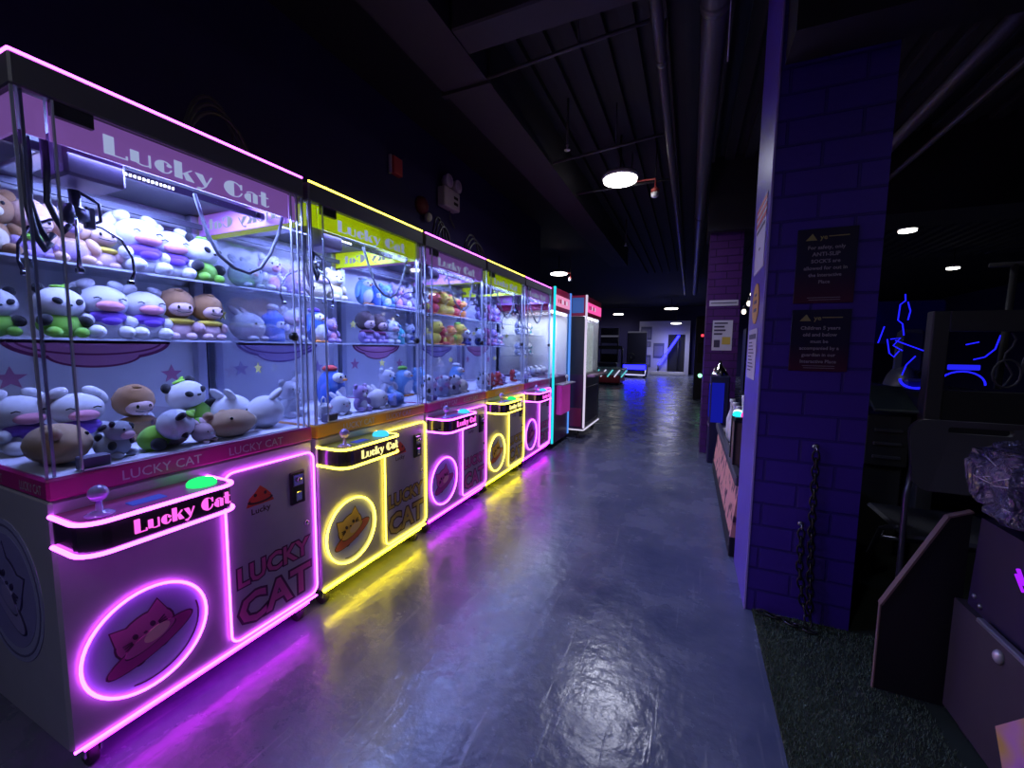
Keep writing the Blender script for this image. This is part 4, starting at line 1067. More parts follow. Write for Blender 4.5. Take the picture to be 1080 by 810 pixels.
for y, z in ((1.69, .47), (1.66, .455)):
    MB().lathe(R_(.849, y, z), [(.008, -.004), (.008, .003), (.003, .006)], 10, M=Matrix.Rotation(-PI/2, 3, 'Y')).build('screw', STEEL, t)
# coloured sticker on the lower body
mm, tt, out = nt('sticker_art'); p = tt.nodes.new('ShaderNodeBsdfPrincipled'); tc = tt.nodes.new('ShaderNodeTexCoord'); wv = tt.nodes.new('ShaderNodeTexNoise'); cr = tt.nodes.new('ShaderNodeValToRGB')
wv.inputs['Scale'].default_value = 7; wv.inputs['Detail'].default_value = 1
for pos, c in ((.0, (.45, .10, .50, 1)), (.45, (.70, .30, .60, 1)), (.60, (.80, .50, .10, 1)), (.68, (.45, .10, .45, 1))):
    e_ = cr.color_ramp.elements.new(pos); e_.color = c
tt.links.new(tc.outputs['Object'], wv.inputs['Vector']); tt.links.new(wv.outputs['Fac'], cr.inputs[0]); tt.links.new(cr.outputs[0], p.inputs['Base Color']); tt.links.new(p.outputs[0], out.inputs[0])
MB().poly(lambda a, b, c: R_(.83, 1.745-a, b)+V((-c, 0, 0)), [(.24, .19), (.36, .33), (.75, .33), (.75, .07), (.30, .07)], -.001, .002).build('picture_sticker', mm, t)

# film-wrapped bundle on the cabinet
mm, tt, out = nt('shrink_film'); N = tt.nodes.new; L = tt.links.new
p = N('ShaderNodeBsdfPrincipled'); p.inputs['Base Color'].default_value = (.10, .085, .18, 1); p.inputs['Roughness'].default_value = .08; p.inputs['Specular IOR Level'].default_value = 1.0
p.inputs['Coat Weight'].default_value = 1.0; p.inputs['Coat Roughness'].default_value = .08
tc = N('ShaderNodeTexCoord'); n1 = N('ShaderNodeTexNoise'); n1.inputs['Scale'].default_value = 13; n1.inputs['Detail'].default_value = 5; n1.inputs['Distortion'].default_value = 1.6
b = N('ShaderNodeBump'); b.inputs['Strength'].default_value = 1.0; b.inputs['Distance'].default_value = .05
L(tc.outputs['Object'], n1.inputs['Vector']); L(n1.outputs['Fac'], b.inputs['Height']); L(b.outputs[0], p.inputs['Normal']); L(b.outputs[0], p.inputs['Coat Normal']); L(p.outputs[0], out.inputs[0])
FILM = mm
t = thing('wrapped_bundle', (1.16, 1.60, .722), 'bundle wrapped in shiny plastic film on the dark cabinet', 'wrapped bundle')
rg = random.Random(5); mb = MB()
nu, nv = 26, 56
vs = []; fs = []
for i_ in range(nu+1):
    for k in range(nv):
        th = PI*i_/nu; ph = 2*PI*k/nv
        c_, s_ = math.cos(ph), math.sin(ph)
        ex = lambda v: math.copysign(abs(v)**.45, v)
        r_ = 1+.035*math.sin(7*ph+5*th)+.05*(rg.random()-.5)+.03*math.sin(17*ph-9*th)
        x = .35*ex(math.sin(th))*ex(c_)*r_; y = .145*ex(math.sin(th))*ex(s_)*r_; z = .125+.125*ex(math.cos(th))*r_
        x += .12*(.12-z) if x < 0 else 0
        vs.append((x, y, max(z, 0)))
for i_ in range(nu):
    for k in range(nv):
        l = (k+1) % nv; fs.append((i_*nv+k, (i_+1)*nv+k, (i_+1)*nv+l, i_*nv+l))
mb.add(vs, fs, 0, False); mb.build('film_wrap', FILM, t)
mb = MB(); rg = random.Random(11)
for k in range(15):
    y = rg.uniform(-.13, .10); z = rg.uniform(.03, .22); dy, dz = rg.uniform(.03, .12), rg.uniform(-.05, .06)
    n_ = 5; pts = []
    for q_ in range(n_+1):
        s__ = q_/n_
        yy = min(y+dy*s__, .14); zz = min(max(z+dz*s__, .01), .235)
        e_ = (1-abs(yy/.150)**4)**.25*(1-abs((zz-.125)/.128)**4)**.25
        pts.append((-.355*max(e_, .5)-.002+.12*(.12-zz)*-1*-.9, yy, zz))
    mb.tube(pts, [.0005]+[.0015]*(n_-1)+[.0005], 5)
mb.build('film_highlight', mat('painted_film_glint', (.55, .50, .68), .15, 0, 1.0), t)  # pale streaks painting the bright highlights along the film's creases

# grey moulded chair behind
t = thing('plastic_chair', (1.08, 2.30, 0), 'grey moulded chair with slotted back, behind the wrapped bundle', 'chair')
CH = mat('chair_grey', (.085, .088, .105), .45); CHM = mat('chair_metal', (.20, .20, .26), .35, .7)
out2 = rrect(-.235, .66, .235, .955, .055, 6); slot = rrect(-.115, .905, .075, .930, .011, 6)
out2 = [(a*(.84+.16*min(1, (b-.62)/.22)), b) for a, b in out2]
mb = MB(); mb.ring2d(lambda a, b, c: V((a, -.10-c-.28*(a*a), b)), out2, slot, -.012, .012)
mb.build('backrest', CH, t)
MB().box((-.21, -.10, .43), (.21, .32, .455), bev=.012).build('seat', CH, t)
for s_ in (-1, 1):
    MB().tube([(s_*.20, -.085, .75), (s_*.215, -.09, .62), (s_*.235, -.16, .0)], .012, 8).build('leg', CHM, t)
    MB().tube([(s_*.20, -.02, .46), (s_*.215, .10, .40), (s_*.225, .33, .0)], .012, 8).build('leg', CHM, t)
MB().tube([(-.215, .12, .35), (.215, .12, .35)], .009, 8).build('stretcher', CHM, t)

# dark grey framed booth
t = thing('game_booth', (1.75, 3.1, 0), 'dark grey framed game booth with netted front, behind the chair', 'game booth')
o = V((1.75, 3.1, 0)); R_ = lambda x, y, z: V((x, y, z))-o
GF = mat('booth_grey', (.085, .085, .095), .55)
MB().box(R_(1.215, 3.0, 0), R_(1.29, 3.07, 1.456), bev=.006).build('post', GF, t)
MB().box(R_(2.25, 3.0, 0), R_(2.32, 3.07, 1.45), bev=.006).build('post', GF, t)
MB().box(R_(1.285, 2.998, 1.345), R_(2.26, 3.072, 1.455), bev=.004).build('top_beam', GF, t)
MB().box(R_(1.29, 3.01, .45), R_(2.25, 3.06, 1.02), bev=.004).build('lower_panel', mat('panel_dark', (.035, .036, .045), .6), t)
MB().box(R_(1.215, 3.07, .05), R_(1.26, 3.95, 1.0), bev=.004).build('side_panel', mat('panel_dark', (.035, .036, .045), .6), t)
mb = MB()
for k in range(6):
    x = 1.55+.11*k
    mb.tube([R_(x+.02*math.sin(q*1.3+k), 3.04, 1.34-.30*q/8) for q in range(9)], .005, 5)
    mb.tube([R_(x+.055*math.cos(a), 3.04, 1.12+.05*(k % 3)+.075*math.sin(a)) for a in [2*PI*q/14 for q in range(14)]], .006, 5, closed=True)
mb.build('hanging_net', mat('net_grey', (.12, .12, .16), .6), t)
# scaffold-like frame above
t = MB().tube([(1.80, 3.6, 1.0), (1.815, 3.6, 1.78)], .018, 8).tube([(1.70, 3.6, 1.78), (2.3, 3.6, 1.78)], .015, 8).build('support_stand', GF)
tag(t, 'thin grey T-shaped stand rising above the framed booth', 'stand')

# ride-on game trimmed in blue neon
t = thing('neon_ride', (1.75, 4.35, 0), 'dark ride-on game trimmed with blue neon tubes behind the framed booth', 'arcade ride')
o = V((1.75, 4.35, 0)); R_ = lambda x, y, z: V((x, y, z))-o
RB = mat('ride_dark', (.05, .05, .09), .4)
mb = MB(); mb.box(R_(1.45, 4.2, 0), R_(2.2, 5.0, .30), bev=.03); mb.build('ride_base', RB, t)
mb = MB().ell(R_(1.62, 4.5, .60), (.20, .35, .20), seg=16, ring=10).ell(R_(1.66, 4.5, .90), (.11, .20, .22), seg=14, ring=10); mb.build('ride_body', RB, t)
mb = MB().box(R_(1.60, 4.45, 1.05), R_(1.78, 4.55, 1.42), bev=.03); mb.build('ride_column', RB, t)
MB().box(R_(1.44, 4.50, 1.30), R_(1.90, 4.56, 1.66), bev=.015).build('ride_screen', mat('screen_navy', (.01, .01, .06), .15, emit=(.005, .005, .25), es=.02), t)
for pts in ([(1.515, 4.18, 1.68), (1.52, 4.18, 1.63), (1.49, 4.18, 1.60), (1.485, 4.18, 1.48), (1.515, 4.18, 1.45), (1.53, 4.18, 1.36)], [(1.535, 4.18, 1.62), (1.555, 4.18, 1.55), (1.545, 4.18, 1.48)],
            [(1.395, 4.15, 1.43), (1.365, 4.15, 1.30)], [(1.44, 4.15, 1.33), (1.50, 4.15, 1.34), (1.46, 4.15, 1.28), (1.52, 4.15, 1.24)], [(1.42, 4.15, 1.33), (1.44, 4.15, 1.22), (1.47, 4.15, 1.19), (1.50, 4.15, 1.24)],
            [(1.47, 4.15, 1.32), (1.66, 4.15, 1.235)], [(1.60, 4.15, 1.20), (1.55, 4.15, 1.13), (1.53, 4.15, 1.05)],
            [(1.88, 4.15, 1.29), (1.95, 4.15, 1.31)], [(2.06, 4.15, 1.36), (2.04, 4.15, 1.26), (1.99, 4.15, 1.20), (1.93, 4.15, 1.18)]):
    MB().tube([R_(*q) for q in pts], .0045, 6).build('neon_tube', BLUE_N, t)
mb = MB().tube([R_(1.62+.10*math.cos(a), 4.15, 1.02+.07*math.sin(a)) for a in [PI+PI*k/12 for k in range(13)]], .009, 6)
mb.build('neon_tube', BLUE_N, t)
MB().tube([R_(1.88+.13*math.cos(a), 4.15, .99+.10*math.sin(a)) for a in [PI*k/12 for k in range(13)]], .006, 6).build('neon_tube', BLUE_N, t)
for x0, x1, z0, z1 in ((1.52, 1.70, .84, .89), (1.58, 1.69, .76, .80), (1.80, 1.98, 1.10, 1.14), (1.62, 1.74, .62, .66)):
    MB().box(R_(x0, 4.16, z0), R_(x1, 4.18, z1), bev=.005).build('light_panel', emi('blue_panel', (.02, .02, 1.0), .9), t)
MB().box(R_(1.56, 4.17, .92), R_(1.72, 4.25, 1.02), bev=.02).build('step_drum', mat('drum_blue', (.05, .05, .25), .4), t)
MB().box(R_(1.70, 4.14, .985), R_(1.76, 4.15, 1.0)).build('indicator_light', emi('pale_light', (.4, .5, 1.0), 1.2), t)

# dark stepped console between the pillar and the booth
t = thing('game_console', (1.05, 3.2, 0), 'dark low game console with tilted glass top, right of the brick pillar', 'game console')
o = V((1.05, 3.2, 0)); R_ = lambda x, y, z: V((x, y, z))-o
mb = MB(); mb.box(R_(.92, 3.1, .0), R_(1.19, 3.6, .55), bev=.01); mb.box(R_(.98, 3.05, .55), R_(1.19, 3.5, .86), bev=.01); mb.build('console_body', mat('console_soot', (.045, .045, .045), .6), t)
M_ = Matrix.Rotation(.5, 3, 'X')
mb = MB().box((-.10, -.13, -.01), (.10, .13, .01), bev=.004, M=M_)
mb.v = [tuple(V(p)+R_(1.10, 3.12, .95)) for p in mb.v]; gl = mb.build('glass_top', mat('tilt_glass', (.12, .17, .15), .12, .1), t)
for z in (.60, .68, .76): MB().box(R_(1.02, 3.035, z), R_(1.15, 3.05, z+.018), bev=.003).build('vent_bar', mat('vent_grey', (.10, .10, .10), .5), t)

# ------------------------------------------------------------------ carnival counter beside the pillar
t = thing('game_counter', (.45, 3.4, 0), 'carnival counter with salmon painted front, behind the brick pillar', 'counter')
o = V((.45, 3.4, 0)); R_ = lambda x, y, z: V((x, y, z))-o
mm, tt, out = nt('salmon_art'); N = tt.nodes.new; L = tt.links.new
p = N('ShaderNodeBsdfPrincipled'); tc = N('ShaderNodeTexCoord'); v = N('ShaderNodeTexVoronoi'); v.inputs['Scale'].default_value = 9; n1 = N('ShaderNodeTexNoise'); n1.inputs['Scale'].default_value = 11; n1.inputs['Detail'].default_value = 3
cr = N('ShaderNodeValToRGB'); cr.color_ramp.elements[0].position = .38; cr.color_ramp.elements[0].color = (.08, .03, .05, 1); cr.color_ramp.elements[1].position = .47; cr.color_ramp.elements[1].color = (.80, .36, .30, 1)
L(tc.outputs['Object'], n1.inputs['Vector']); L(n1.outputs['Fac'], cr.inputs[0]); L(cr.outputs[0], p.inputs['Base Color']); L(p.outputs[0], out.inputs[0])
p.inputs['Emission Strength'].default_value = 0
SAL = mm
MB().box(R_(.262, 2.66, 0), R_(.80, 4.6, .12), bev=.004).build('plinth', BLACK, t)
mb = MB(); q = [R_(.266, 2.66, .12), R_(.266, 4.55, .12), R_(.296, 4.55, .44), R_(.296, 2.66, .44)]
mb.add(q+[p_+V((.03, 0, 0)) for p_ in q], [(0, 1, 2, 3), (7, 6, 5, 4), (0, 4, 5, 1), (1, 5, 6, 2), (2, 6, 7, 3), (3, 7, 4, 0)])
mb.build('front_panel', SAL, t)
MB().box(R_(.272, 2.65, .435), R_(.315, 4.58, .495), bev=.008).build('front_rail', mat('rail_charcoal', (.07, .065, .08), .45), t)
MB().box(R_(.30, 2.66, .40), R_(.80, 4.58, .47), bev=.004).build('counter_top', mat('counter_dark', (.05, .045, .06), .4), t)
mb = MB()
for k in range(5): mb.box(R_(.318, 2.78+.36*k, .470), R_(.44, 2.98+.36*k, .476))
mb.build('rule_card', PAP, t)
MB().tube([R_(.275, 2.68, .12), R_(.27, 2.68, .06)], .012, 10).build('leveller', STEEL, t)
# crate with a colour-lit tray of cups
t = thing('wooden_crate', (.34, 3.02, .471), 'brown crate with dark frame standing on the carnival counter', 'crate')
MB().box((-.055, -.10, 0), (.10, .10, .30), bev=.004).build('crate_body', mat('crate_brown', (.16, .10, .085), .6, vary=.3), t)
mb = MB()
for y in (-.105, .095): mb.box((-.062, y, 0), (-.05, y+.012, .31))
mb.box((-.062, -.105, .295), (-.05, .107, .312)); mb.box((-.062, -.105, 0), (-.05, .107, .014))
for z in (0, .298):
    mb.box((-.06, -.107, z), (.105, -.098, z+.014))
mb.build('crate_frame', BLACK, t)
mb = MB().box((-.058, -.10, .312), (.11, .12, .330), bev=.003); mb.build('crate_lid', BLACK, t)
for k, (x, y, c, lb) in enumerate(((.300, 2.99, (.02, .75, 1.0), 'cyan glowing puck light on the crate'), (.345, 2.97, (.9, .05, .35), 'pink glowing puck light on the crate'), (.31, 3.08, (.75, .95, 1.0), 'white glowing puck light on the crate'))):
    t = MB().lathe((x, y, .801), [(.026, 0), (.030, .008), (.024, .026), (.008, .032)], 18).build('puck_light', emi('puck_%d' % k, c, 1.6)); tag(t, lb, 'puck light', 'puck lights on the crate')
for k, (x, y) in enumerate(((.355, 3.06), (.39, 3.02), (.375, 3.10))):
    t = MB().lathe((x, y, .801), [(.020, 0), (.022, .005), (.030, .11), (.031, .13)], 16).build('paper_cup', WHITE)
    tag(t, ['white cup behind the glowing pucks, nearest the aisle', 'white cup behind the glowing pucks, nearest the pillar', 'white cup behind the glowing pucks, farthest back'][k], 'cup', 'white cups on the crate')
for k in range(4):
    y = 3.30+.24*k
    t = MB().lathe((.36, y, .471), [(.035, 0), (.042, .01), (.042, .16), (.018, .24), (.018, .30), (.024, .31), (.022, .33)], 16).build('milk_bottle', WHITE)
    tag(t, '%s white bottle from the crate, on the carnival counter' % ['first', 'second', 'third', 'fourth'][k], 'bottle', 'white bottles on the counter')
t = thing('mirror_stand', (.52, 3.75, .471), 'dark framed glass panel with hanging lamps above the carnival counter', 'glass panel')
MB().box((-.02, -.75, 0), (.0, -.72, 1.30)).box((-.02, .72, 0), (.0, .75, 1.30)).box((-.02, -.75, 1.27), (0, .75, 1.30)).box((-.02, -.75, 0), (0, .75, .03)).build('frame', BLACK, t)
MB().box((-.014, -.72, .03), (-.006, .72, 1.27)).build('glass', mat('smoked_glass', (.03, .035, .06), .08, .2), t)
for k, (x, y, z) in enumerate(((.43, 3.95, 1.62), (.455, 4.0, 1.70), (.41, 4.10, 1.565))):
    t = thing('festoon_lamp', (x, y, z), ['middle', 'topmost', 'lowest'][k]+' of three festoon lamps above the carnival counter', 'lamp', 'festoon lamps over the counter')
    MB().ell((0, 0, 0), (.018, .018, .024), seg=10, ring=6).build('bulb', emi('bulb_warm', (1, .9, .7), 3.0), t)
    MB().tube([(0, 0, .02), (0, 0, .05)], .011, 8).tube([(0, 0, .05), (.05, 0, .12)], .004, 5).build('socket', BLACK, t)
t = thing('arcade_cabinet', (.30, 4.95, 0), 'slim dark cabinet with blue front and silver dome, before the far pillar', 'arcade cabinet')
MB().box((-.085, -.10, 0), (.10, .12, .95), bev=.01).build('cabinet_body', mat('cabinet_navy', (.02, .02, .07), .35), t)
MB().box((-.089, -.08, .50), (-.083, .10, .86), bev=.002).box((-.07, -.104, .45), (.05, -.098, .88), bev=.002).build('front_screen', emi('screen_blue', (.02, .03, 1.0), .28), t)
MB().lathe((.0, .0, .95), [(.085, 0), (.085, .02), (.05, .09), (.02, .12), (.012, .16)], 20).build('dome', CHROME, t)
MB().box((-.09, -.105, .40), (-.08, .12, .43), bev=.002).build('coin_trim', STEEL, t)

# ------------------------------------------------------------------ prize machines
def stand_machine(x, y0, y1, z0, z1, label, tubeL, tubeR, signm, body, red, protrude=False):
    w_ = y1-y0
    t = thing('prize_machine', (x-.4, (y0+y1)/2, 0), label, 'prize machine', 'tall prize machines')
    o = V((x-.4, (y0+y1)/2, 0)); q = lambda u, v, z: V((x-v, y0+u, z))-o
    MB().box(q(0, 0, z0), q(w_, .80, .88), bev=.008).build('cabinet', body, t)
    MB().box(q(0, 0, z1-.27), q(w_, .80, z1), bev=.008).build('top_box', red, t)
    f = fr(q(0, 0, 0), (0, 1, 0), (0, 0, 1))
    s_ = MB().box(f(.06, z1-.215, -.002), f(w_-.05, z1-.085, .010), bev=.003).build('sign_panel', signm, t)
    mb = MB()
    mb.poly(f, star2(.14, z1-.15, .035), .008, .013, 0)
    for k in range(4): mb.box(f(.20+.09*k, z1-.175, .008), f(.255+.09*k, z1-.125, .012), k % 2)
    mb.build('sign_marks', [mat('mark_red', (.7, .04, .10), .4), mat('mark_white', (.8, .8, .9), .4, emit=(.8, .8, 1), es=.5)], s_)
    for u, m in ((.012, tubeL), (w_-.012, tubeR)):
        if m: MB().box(q(u-.014, -.016, z0+.02), q(u+.014, .010, z1+.004), bev=.004).build('corner_tube', m, t)
    MB().box(q(.03, .004, .88), q(w_-.03, .010, z1-.27)).build('front_glass', G, t)
    if not protrude: MB().box(q(.004, .02, .88), q(.010, .72, z1-.27)).build('side_glass', G, t)
    MB().box(q(.02, .70, .88), q(w_-.02, .72, z1-.27)).build('back_panel', WHITEP, t)
    MB().box(q(w_-.03, .03, .88), q(w_-.01, .70, z1-.27)).build('inner_side', WHITEP, t)
    mb = MB().box(q(.05, .03, z1-.295), q(w_-.05, .055, z1-.27)); mb.build('led_strip', LEDW, t)
    ld = bpy.data.lights.new('prize_machine_led', 'AREA'); ld.shape = 'RECTANGLE'; ld.size = .5; ld.size_y = .4; ld.color = (.80, .90, 1.0); ld.energy = 8.0
    lo = bpy.data.objects.new('prize_machine_led', ld); col.objects.link(lo); lo.location = q(w_/2, .35, z1-.285)+o
    for u in (.06, w_-.06):
        for v in (.08, .70):
            MB().lathe(q(u, v, 0), [(.03, 0), (.03, .02), (.012, .03), (.012, z0)], 12).build('foot', BLACK, t)
    return t, q, f
PINKSIGN = mat('sign_rose', (.75, .28, .45), .4, emit=(.85, .28, .48), es=.8); HOT = mat('sign_hot_pink', (.8, .08, .30), .4, emit=(1.0, .10, .42), es=1.0)
BODYP = mat('body_plum', (.10, .03, .12), .4); REDT = mat('top_red', (.42, .02, .08), .4)
t, q, f = stand_machine(-1.485, 4.60, 5.30, .06, 1.945, 'tall prize machine with cyan and blue corner tubes, past the pink claw machines', CYAN_N, BLUE_N2, PINKSIGN, BODYP, REDT)
MB().box(f(.16, .41, -.002), f(.55, .775, .07), bev=.01).build('pink_panel', mat('panel_hot_pink', (.80, .05, .55), .4, emit=(.8, .04, .6), es=.18), t)
mb = MB().box(f(.10, .78, -.002), f(.62, .80, .12), bev=.006); k_ = mb.build('control_shelf', mat('shelf_grey', (.4, .35, .45), .3), t)
MB().lathe(f(.40, .80, .06), [(.015, 0), (.006, .01), (.006, .05), (.018, .06), (.018, .085), (.005, .095)], 12).build('joystick', WHITE, k_)
for k, (u, z, h_, d_) in enumerate(((.18, 1.40, .12, 'white'), (.36, 1.43, .14, 'grey'), (.52, 1.40, .12, 'offwhite'), (.2, 1.12, .18, 'lilac'), (.42, 1.14, .2, 'teal'), (.55, 1.12, .18, 'white'))):
    pass
for z in (1.12, 1.38):
    MB().box(q(.03, .35, z), q(.66, .70, z+.01)).build('shelf', ACR, t)
    for k in range(3):
        c = [('white', 'grey'), ('grey', 'white'), ('offwhite', 'teal')][k]
        toy(('bear',)+c, -1.485-.52, 4.60+.15+.19*k, z+.011, .17, '%s bear plush on the %s shelf of the cyan-edged prize machine' % (['near', 'middle', 'far'][k], 'upper' if z > 1.2 else 'lower'), 0, 'plush toys in the cyan-edged machine')
for k in range(3):
    toy(('round_bunny', 'white', 'pink'), -1.485-.3, 4.60+.15+.19*k, .8805, .14, '%s white bunny plush on the floor of the cyan-edged prize machine' % ['near', 'middle', 'far'][k], 0, 'plush toys in the cyan-edged machine')
t, q, f = stand_machine(-1.29, 5.37, 6.36, .13, 1.93, 'tall white-lit prize machine with pale corner tube, last of the left row', WHITE_N, None, HOT, mat('body_black_plum', (.04, .012, .05), .35), REDT, True)
MB().box(q(-.002, .012, .88), q(.006, .78, 1.655)).build('side_panel', mat('side_black', (.02, .018, .025), .4), t)
MB().box(q(-.004, .03, 1.70), q(.0, .19, 1.90)).build('side_sign', mat('side_blue_sign', (.06, .22, .55), .4, emit=(.08, .18, .5), es=.15), t)
MB().box(q(-.003, .03, .17), q(.0, .19, .42), bev=.001).build('wine_panel', mat('panel_wine', (.30, .02, .10), .4), t)
MB().tube([q(.0, -.008, .125), q(.99, -.008, .125)], .010, 8).tube([q(-.008, .0, .125), q(-.008, .3, .125)], .009, 8).build('base_light', emi('base_white', (.8, .75, 1.0), .9), t)
MB().box(q(.12, .001, .20), q(.88, -.008, .70), bev=.004).build('front_door', mat('door_black', (.05, .02, .06), .25), t)
MB().box(q(.06, -.02, .84), q(.93, -.13, .88), bev=.012).build('control_shelf', mat('shelf_mauve', (.35, .20, .32), .3), t)
MB().box(q(.46, .10, .88), q(.93, .14, 1.60), bev=.004).build('prize_screen', mat('screen_white', (.8, .82, .82), .5, emit=(.75, .85, .85), es=.55), t)
MB().box(q(.40, .10, .88), q(.44, .14, 1.62), bev=.004).box(q(.30, .10, 1.56), q(.93, .14, 1.63), bev=.004).build('arch_trim', WHITE, t)

# ------------------------------------------------------------------ the far end of the hall
WW = mat('wall_pale', (.50, .48, .66), .7)
mb = MB().box((-2.40, 21.4, 0), (-1.03, 21.5, 2.62)).box((-.26, 21.4, 0), (-.06, 21.5, 2.62)).box((-1.03, 21.4, 1.96), (-.26, 21.5, 2.62))
struct('wall_far_white', mb, WW)
struct('door_1', MB().box((-1.03, 21.56, 0), (-.26, 21.6, 1.96)), BLACKPAINT)
t = thing('neon_slide', (-1.0, 21.0, 0), 'slanting blue neon bar before the far white wall', 'neon bar')
MB().tube([(-.42, 0, .50), (.44, 0, 1.90)], .030, 8).build('neon_tube', emi('neon_far_blue', (.012, .012, 1.0), 12.0), t)
MB().tube([(-.34, .03, .50), (.50, .03, 1.90)], .018, 8).build('neon_tube', emi('neon_far_blue', (.012, .012, 1.0), 12.0), t)
MB().tube([(-.42, .05, 0), (-.42, .05, .5)], .03, 8).tube([(.44, .05, 0), (.44, .05, 1.9)], .03, 8).build('stand', BLACK, t)
MB().box((-.50, -.10, 0), (.55, .15, .04), bev=.01).build('foot_plate', BLACK, t)
t = MB().box((-1.75, 20.6, 0), (-.20, 20.85, .14), bev=.02).box((-1.70, 20.62, .14), (-.25, 20.83, .18), bev=.01).build('low_step', mat('step_pale', (.5, .48, .62), .5)); tag(t, 'low pale step at the foot of the far white wall', 'step')
for x0, x1, z0, z1, lb in ((-1.70, -1.20, .80, 1.54, 'grey picture panel on the far white wall, beside the neon bar'), (-2.32, -1.80, 1.70, 2.35, 'upper dark poster on the left of the far white wall'), (-2.30, -1.82, 1.35, 1.62, 'small dark sign under the upper far poster'), (-2.30, -1.80, .35, .95, 'lower grey poster on the left of the far white wall')):
    t = thing('wall_poster', ((x0+x1)/2, 21.399, z0), lb, 'poster', 'posters on the far wall')
    MB().box((-(x1-x0)/2, -.02, 0), ((x1-x0)/2, 0, z1-z0), bev=.005).build('poster_sheet', mat('poster_slate', (.10, .10, .20), .5), t)
    MB().box((-(x1-x0)/2+.05, -.024, (z1-z0)*.15), ((x1-x0)/2-.05, -.02, (z1-z0)*.8)).build('poster_print', mat('poster_grey', (.20, .19, .32), .5), t)
t = thing('racing_machine', (-2.2, 18.1, 0), 'far racing machine with blue lit front and white bumper outline', 'arcade machine')
MB().box((-.50, 0, .10), (.50, .9, .62), bev=.04).build('ride_body', mat('racer_dark', (.03, .03, .06), .35), t)
MB().box((-.42, .75, .6), (.42, .95, 2.0), bev=.03).build('screen_tower', mat('racer_dark', (.03, .03, .06), .35), t)
MB().box((-.45, -.004, .36), (.48, .0, .56), bev=.001).build('lit_panel', emi('racer_blue', (.006, .006, 1.0), 14.0), t)
MB().tube([(-.47, -.02, .34), (-.50, -.02, .14), (.46, -.02, .13), (.48, -.02, .34)], .022, 6).build('bumper_light', emi('bumper_pale', (.55, .55, 1.0), 1.6), t)
MB().box((-.36, -.012, .17), (.36, 0, .32), bev=.004).build('grille', mat('grille_gold', (.35, .28, .18), .4), t)
MB().box((-.40, .745, 1.95), (.40, .76, 2.02)).build('marquee_light', emi('pale_marquee', (.5, .5, .8), .10), t)
MB().tube([(-.2, .5, .62), (-.2, .42, .9)], .03, 8).tube([(-.2+.15*math.cos(a), .42, .9+.15*math.sin(a)) for a in [2*PI*k/14 for k in range(14)]], .02, 6, closed=True).build('steering_wheel', BLACK, t)
for x in (-.42, .42):
    for y in (.1, .8): MB().lathe((x, y, 0), [(.05, 0), (.05, .08), (.03, .11)], 10).build('foot', BLACK, t)
t = thing('racing_machine', (-3.5, 18.6, 0), 'second far racing machine, dark with pale marquee, farther left', 'arcade machine')
MB().box((-.50, 0, 0), (.50, .9, .62), bev=.04).build('ride_body', mat('racer_dark', (.03, .03, .06), .35), t)
MB().box((-.42, .75, .6), (.42, .95, 2.2), bev=.03).build('screen_tower', mat('racer_dark', (.03, .03, .06), .35), t)
MB().box((-.36, .742, 1.0), (.36, .752, 1.5)).build('screen', mat('screen_slate', (.10, .10, .18), .2, emit=(.1, .1, .3), es=.05), t)
MB().box((-.40, .742, 1.78), (.40, .756, 1.86)).build('marquee_light', emi('pale_marquee', (.5, .5, .8), .10), t)
t = thing('air_hockey_table', (-2.65, 14.6, 0), 'low game table with teal lights and red base, beyond the left row', 'game table')
MB().box((-.55, -.55, .06), (.50, .6, .34), bev=.03).build('table_base', mat('table_red', (.38, .04, .06), .4), t)
MB().box((-.62, -.62, .34), (.58, .7, .56), bev=.03).build('table_rim', mat('table_white', (.40, .45, .55), .35), t)
MB().box((-.50, -.50, .56), (.46, .58, .565)).build('table_top', mat('table_top_teal', (.10, .40, .45), .2), t)
for k in range(6):
    MB().tube([(-.6+.23*k, -.63, .28), (-.5+.23*k, -.63, .42), (-.42+.23*k, -.63, .52)], .022, 6).build('light_bar', emi('teal_bar', (.15, .75, .80), .9) if k % 2 else emi('pale_bar', (.7, .7, .95), .9), t)
for x in (-.45, .40):
    for y in (-.4, .45): MB().lathe((x, y, 0), [(.05, 0), (.05, .04), (.03, .07)], 10).build('foot', BLACK, t)
MB().tube([(-.5, .05, .56), (-.5, .05, 1.25)], .03, 8).tube([(.45, .05, .56), (.45, .05, 1.25)], .03, 8).box((-.5, 0, 1.22), (.45, .1, 1.34), bev=.02).build('score_arch', mat('racer_dark', (.03, .03, .06), .35), t)
t = thing('arcade_cabinet', (.52, 11.0, 0), 'tall black cabinet with red and green lights, left of far pillar', 'arcade cabinet')
MB().box((-.42, 0, 0), (.42, .8, 2.05), bev=.02).build('cabinet_body', mat('cabinet_soot', (.012, .010, .016), .5), t)
mb = MB()
for k in range(4): mb.box((-.30+.12*k, -.012, 1.55+.02*(k % 2)), (-.24+.12*k, .0, 1.61))
mb.build('red_lights', emi('red_leds', (1.0, .06, .10), 1.6), t)
for x, c, n in ((-.28, (.3, 1.0, .55), 'green'), (.02, (1.0, .95, .85), 'white')):
    MB().ell((x, -.01, .60), (.05, .02, .05), seg=12, ring=6).build('round_light', emi('round_'+n, c, 2.2), t)
MB().box((-.36, -.006, .9), (.36, .0, 1.4), bev=.002).build('screen', mat('screen_olive', (.03, .03, .02), .2), t)
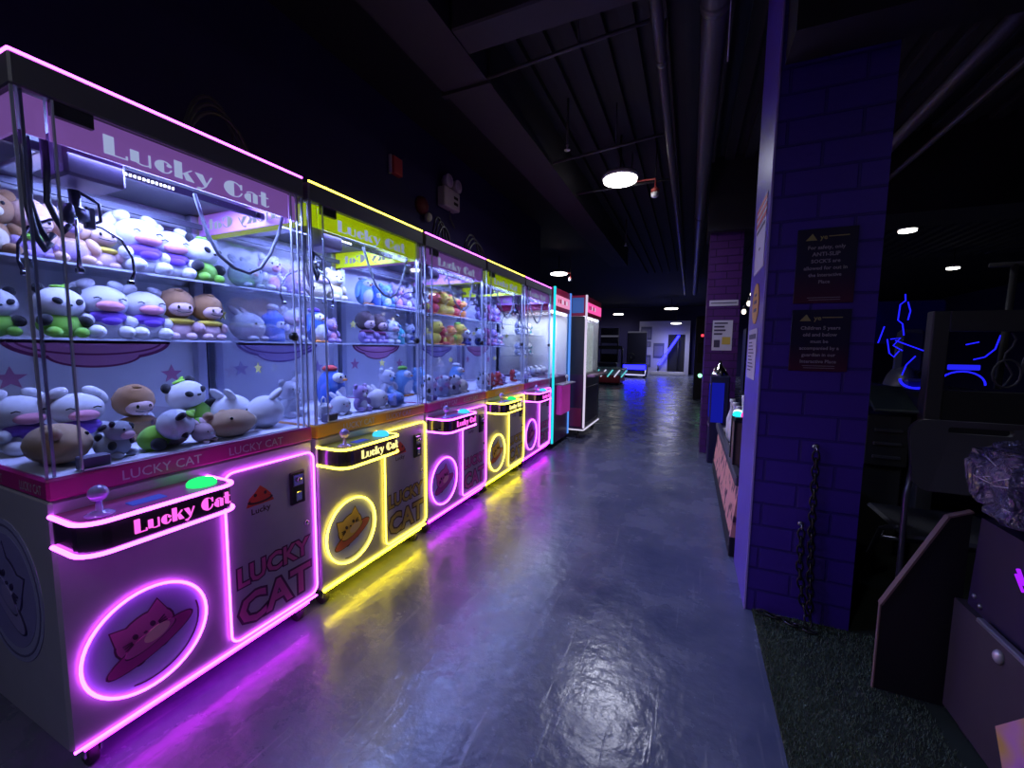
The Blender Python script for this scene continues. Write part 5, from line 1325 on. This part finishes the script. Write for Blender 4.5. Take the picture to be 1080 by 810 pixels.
# dark machines filling the far shadows
for k, (x, y, lb) in enumerate(((-5.2, 19.2, 'leftmost dark cabinet in the far corner'), (1.9, 14.0, 'dark cabinet far beyond the brick pillar'))):
    t = thing('arcade_cabinet', (x, y, 0), lb, 'arcade cabinet')
    MB().box((-.4, 0, 0), (.4, .8, 1.9), bev=.02).build('cabinet_body', mat('cabinet_soot', (.012, .010, .016), .5), t)
    MB().box((-.34, -.006, 1.05), (.34, .0, 1.5), bev=.002).build('screen', mat('screen_slate', (.10, .10, .18), .2, emit=(.1, .1, .3), es=.05), t)
    MB().box((-.38, -.15, .85), (.38, .0, .93), bev=.01).build('control_panel', BLACK, t)

# ------------------------------------------------------------------ world, camera, output
w = bpy.data.worlds.new('world'); scene.world = w; w.use_nodes = True
w.node_tree.nodes['Background'].inputs[0].default_value = (.01, .01, .03, 1); w.node_tree.nodes['Background'].inputs[1].default_value = .2
cam = bpy.data.cameras.new('camera'); co = bpy.data.objects.new('camera', cam); col.objects.link(co)
cam.sensor_fit = 'HORIZONTAL'; cam.sensor_width = 36.0; cam.lens = 428.557/1080*36; cam.clip_start = .02; cam.clip_end = 200
pi_, ya, ro = .0889, .4119, .0118
Fv = V((-math.sin(ya)*math.cos(pi_), math.cos(ya)*math.cos(pi_), -math.sin(pi_))); Rv = V((math.cos(ya), math.sin(ya), 0)); Uv = Rv.cross(Fv)
R2 = math.cos(ro)*Rv+math.sin(ro)*Uv; U2 = -math.sin(ro)*Rv+math.cos(ro)*Uv
co.matrix_world = Matrix(((R2.x, U2.x, -Fv.x, 0), (R2.y, U2.y, -Fv.y, 0), (R2.z, U2.z, -Fv.z, 1.2273), (0, 0, 0, 1)))
scene.camera = co
vs_ = scene.view_settings
scene.display_settings.display_device = 'sRGB'
vs_.view_transform = 'Standard'; vs_.look = 'None'; vs_.exposure = 0.0; vs_.gamma = 1.0; vs_.use_curve_mapping = False
cy = scene.cycles
cy.use_denoising = True
try: cy.denoiser = 'OPENIMAGEDENOISE'
except Exception: pass
cy.transparent_max_bounces = 48; cy.max_bounces = 8; cy.diffuse_bounces = 3; cy.glossy_bounces = 4; cy.sample_clamp_indirect = 6.0
cy.caustics_reflective = False; cy.caustics_refractive = False
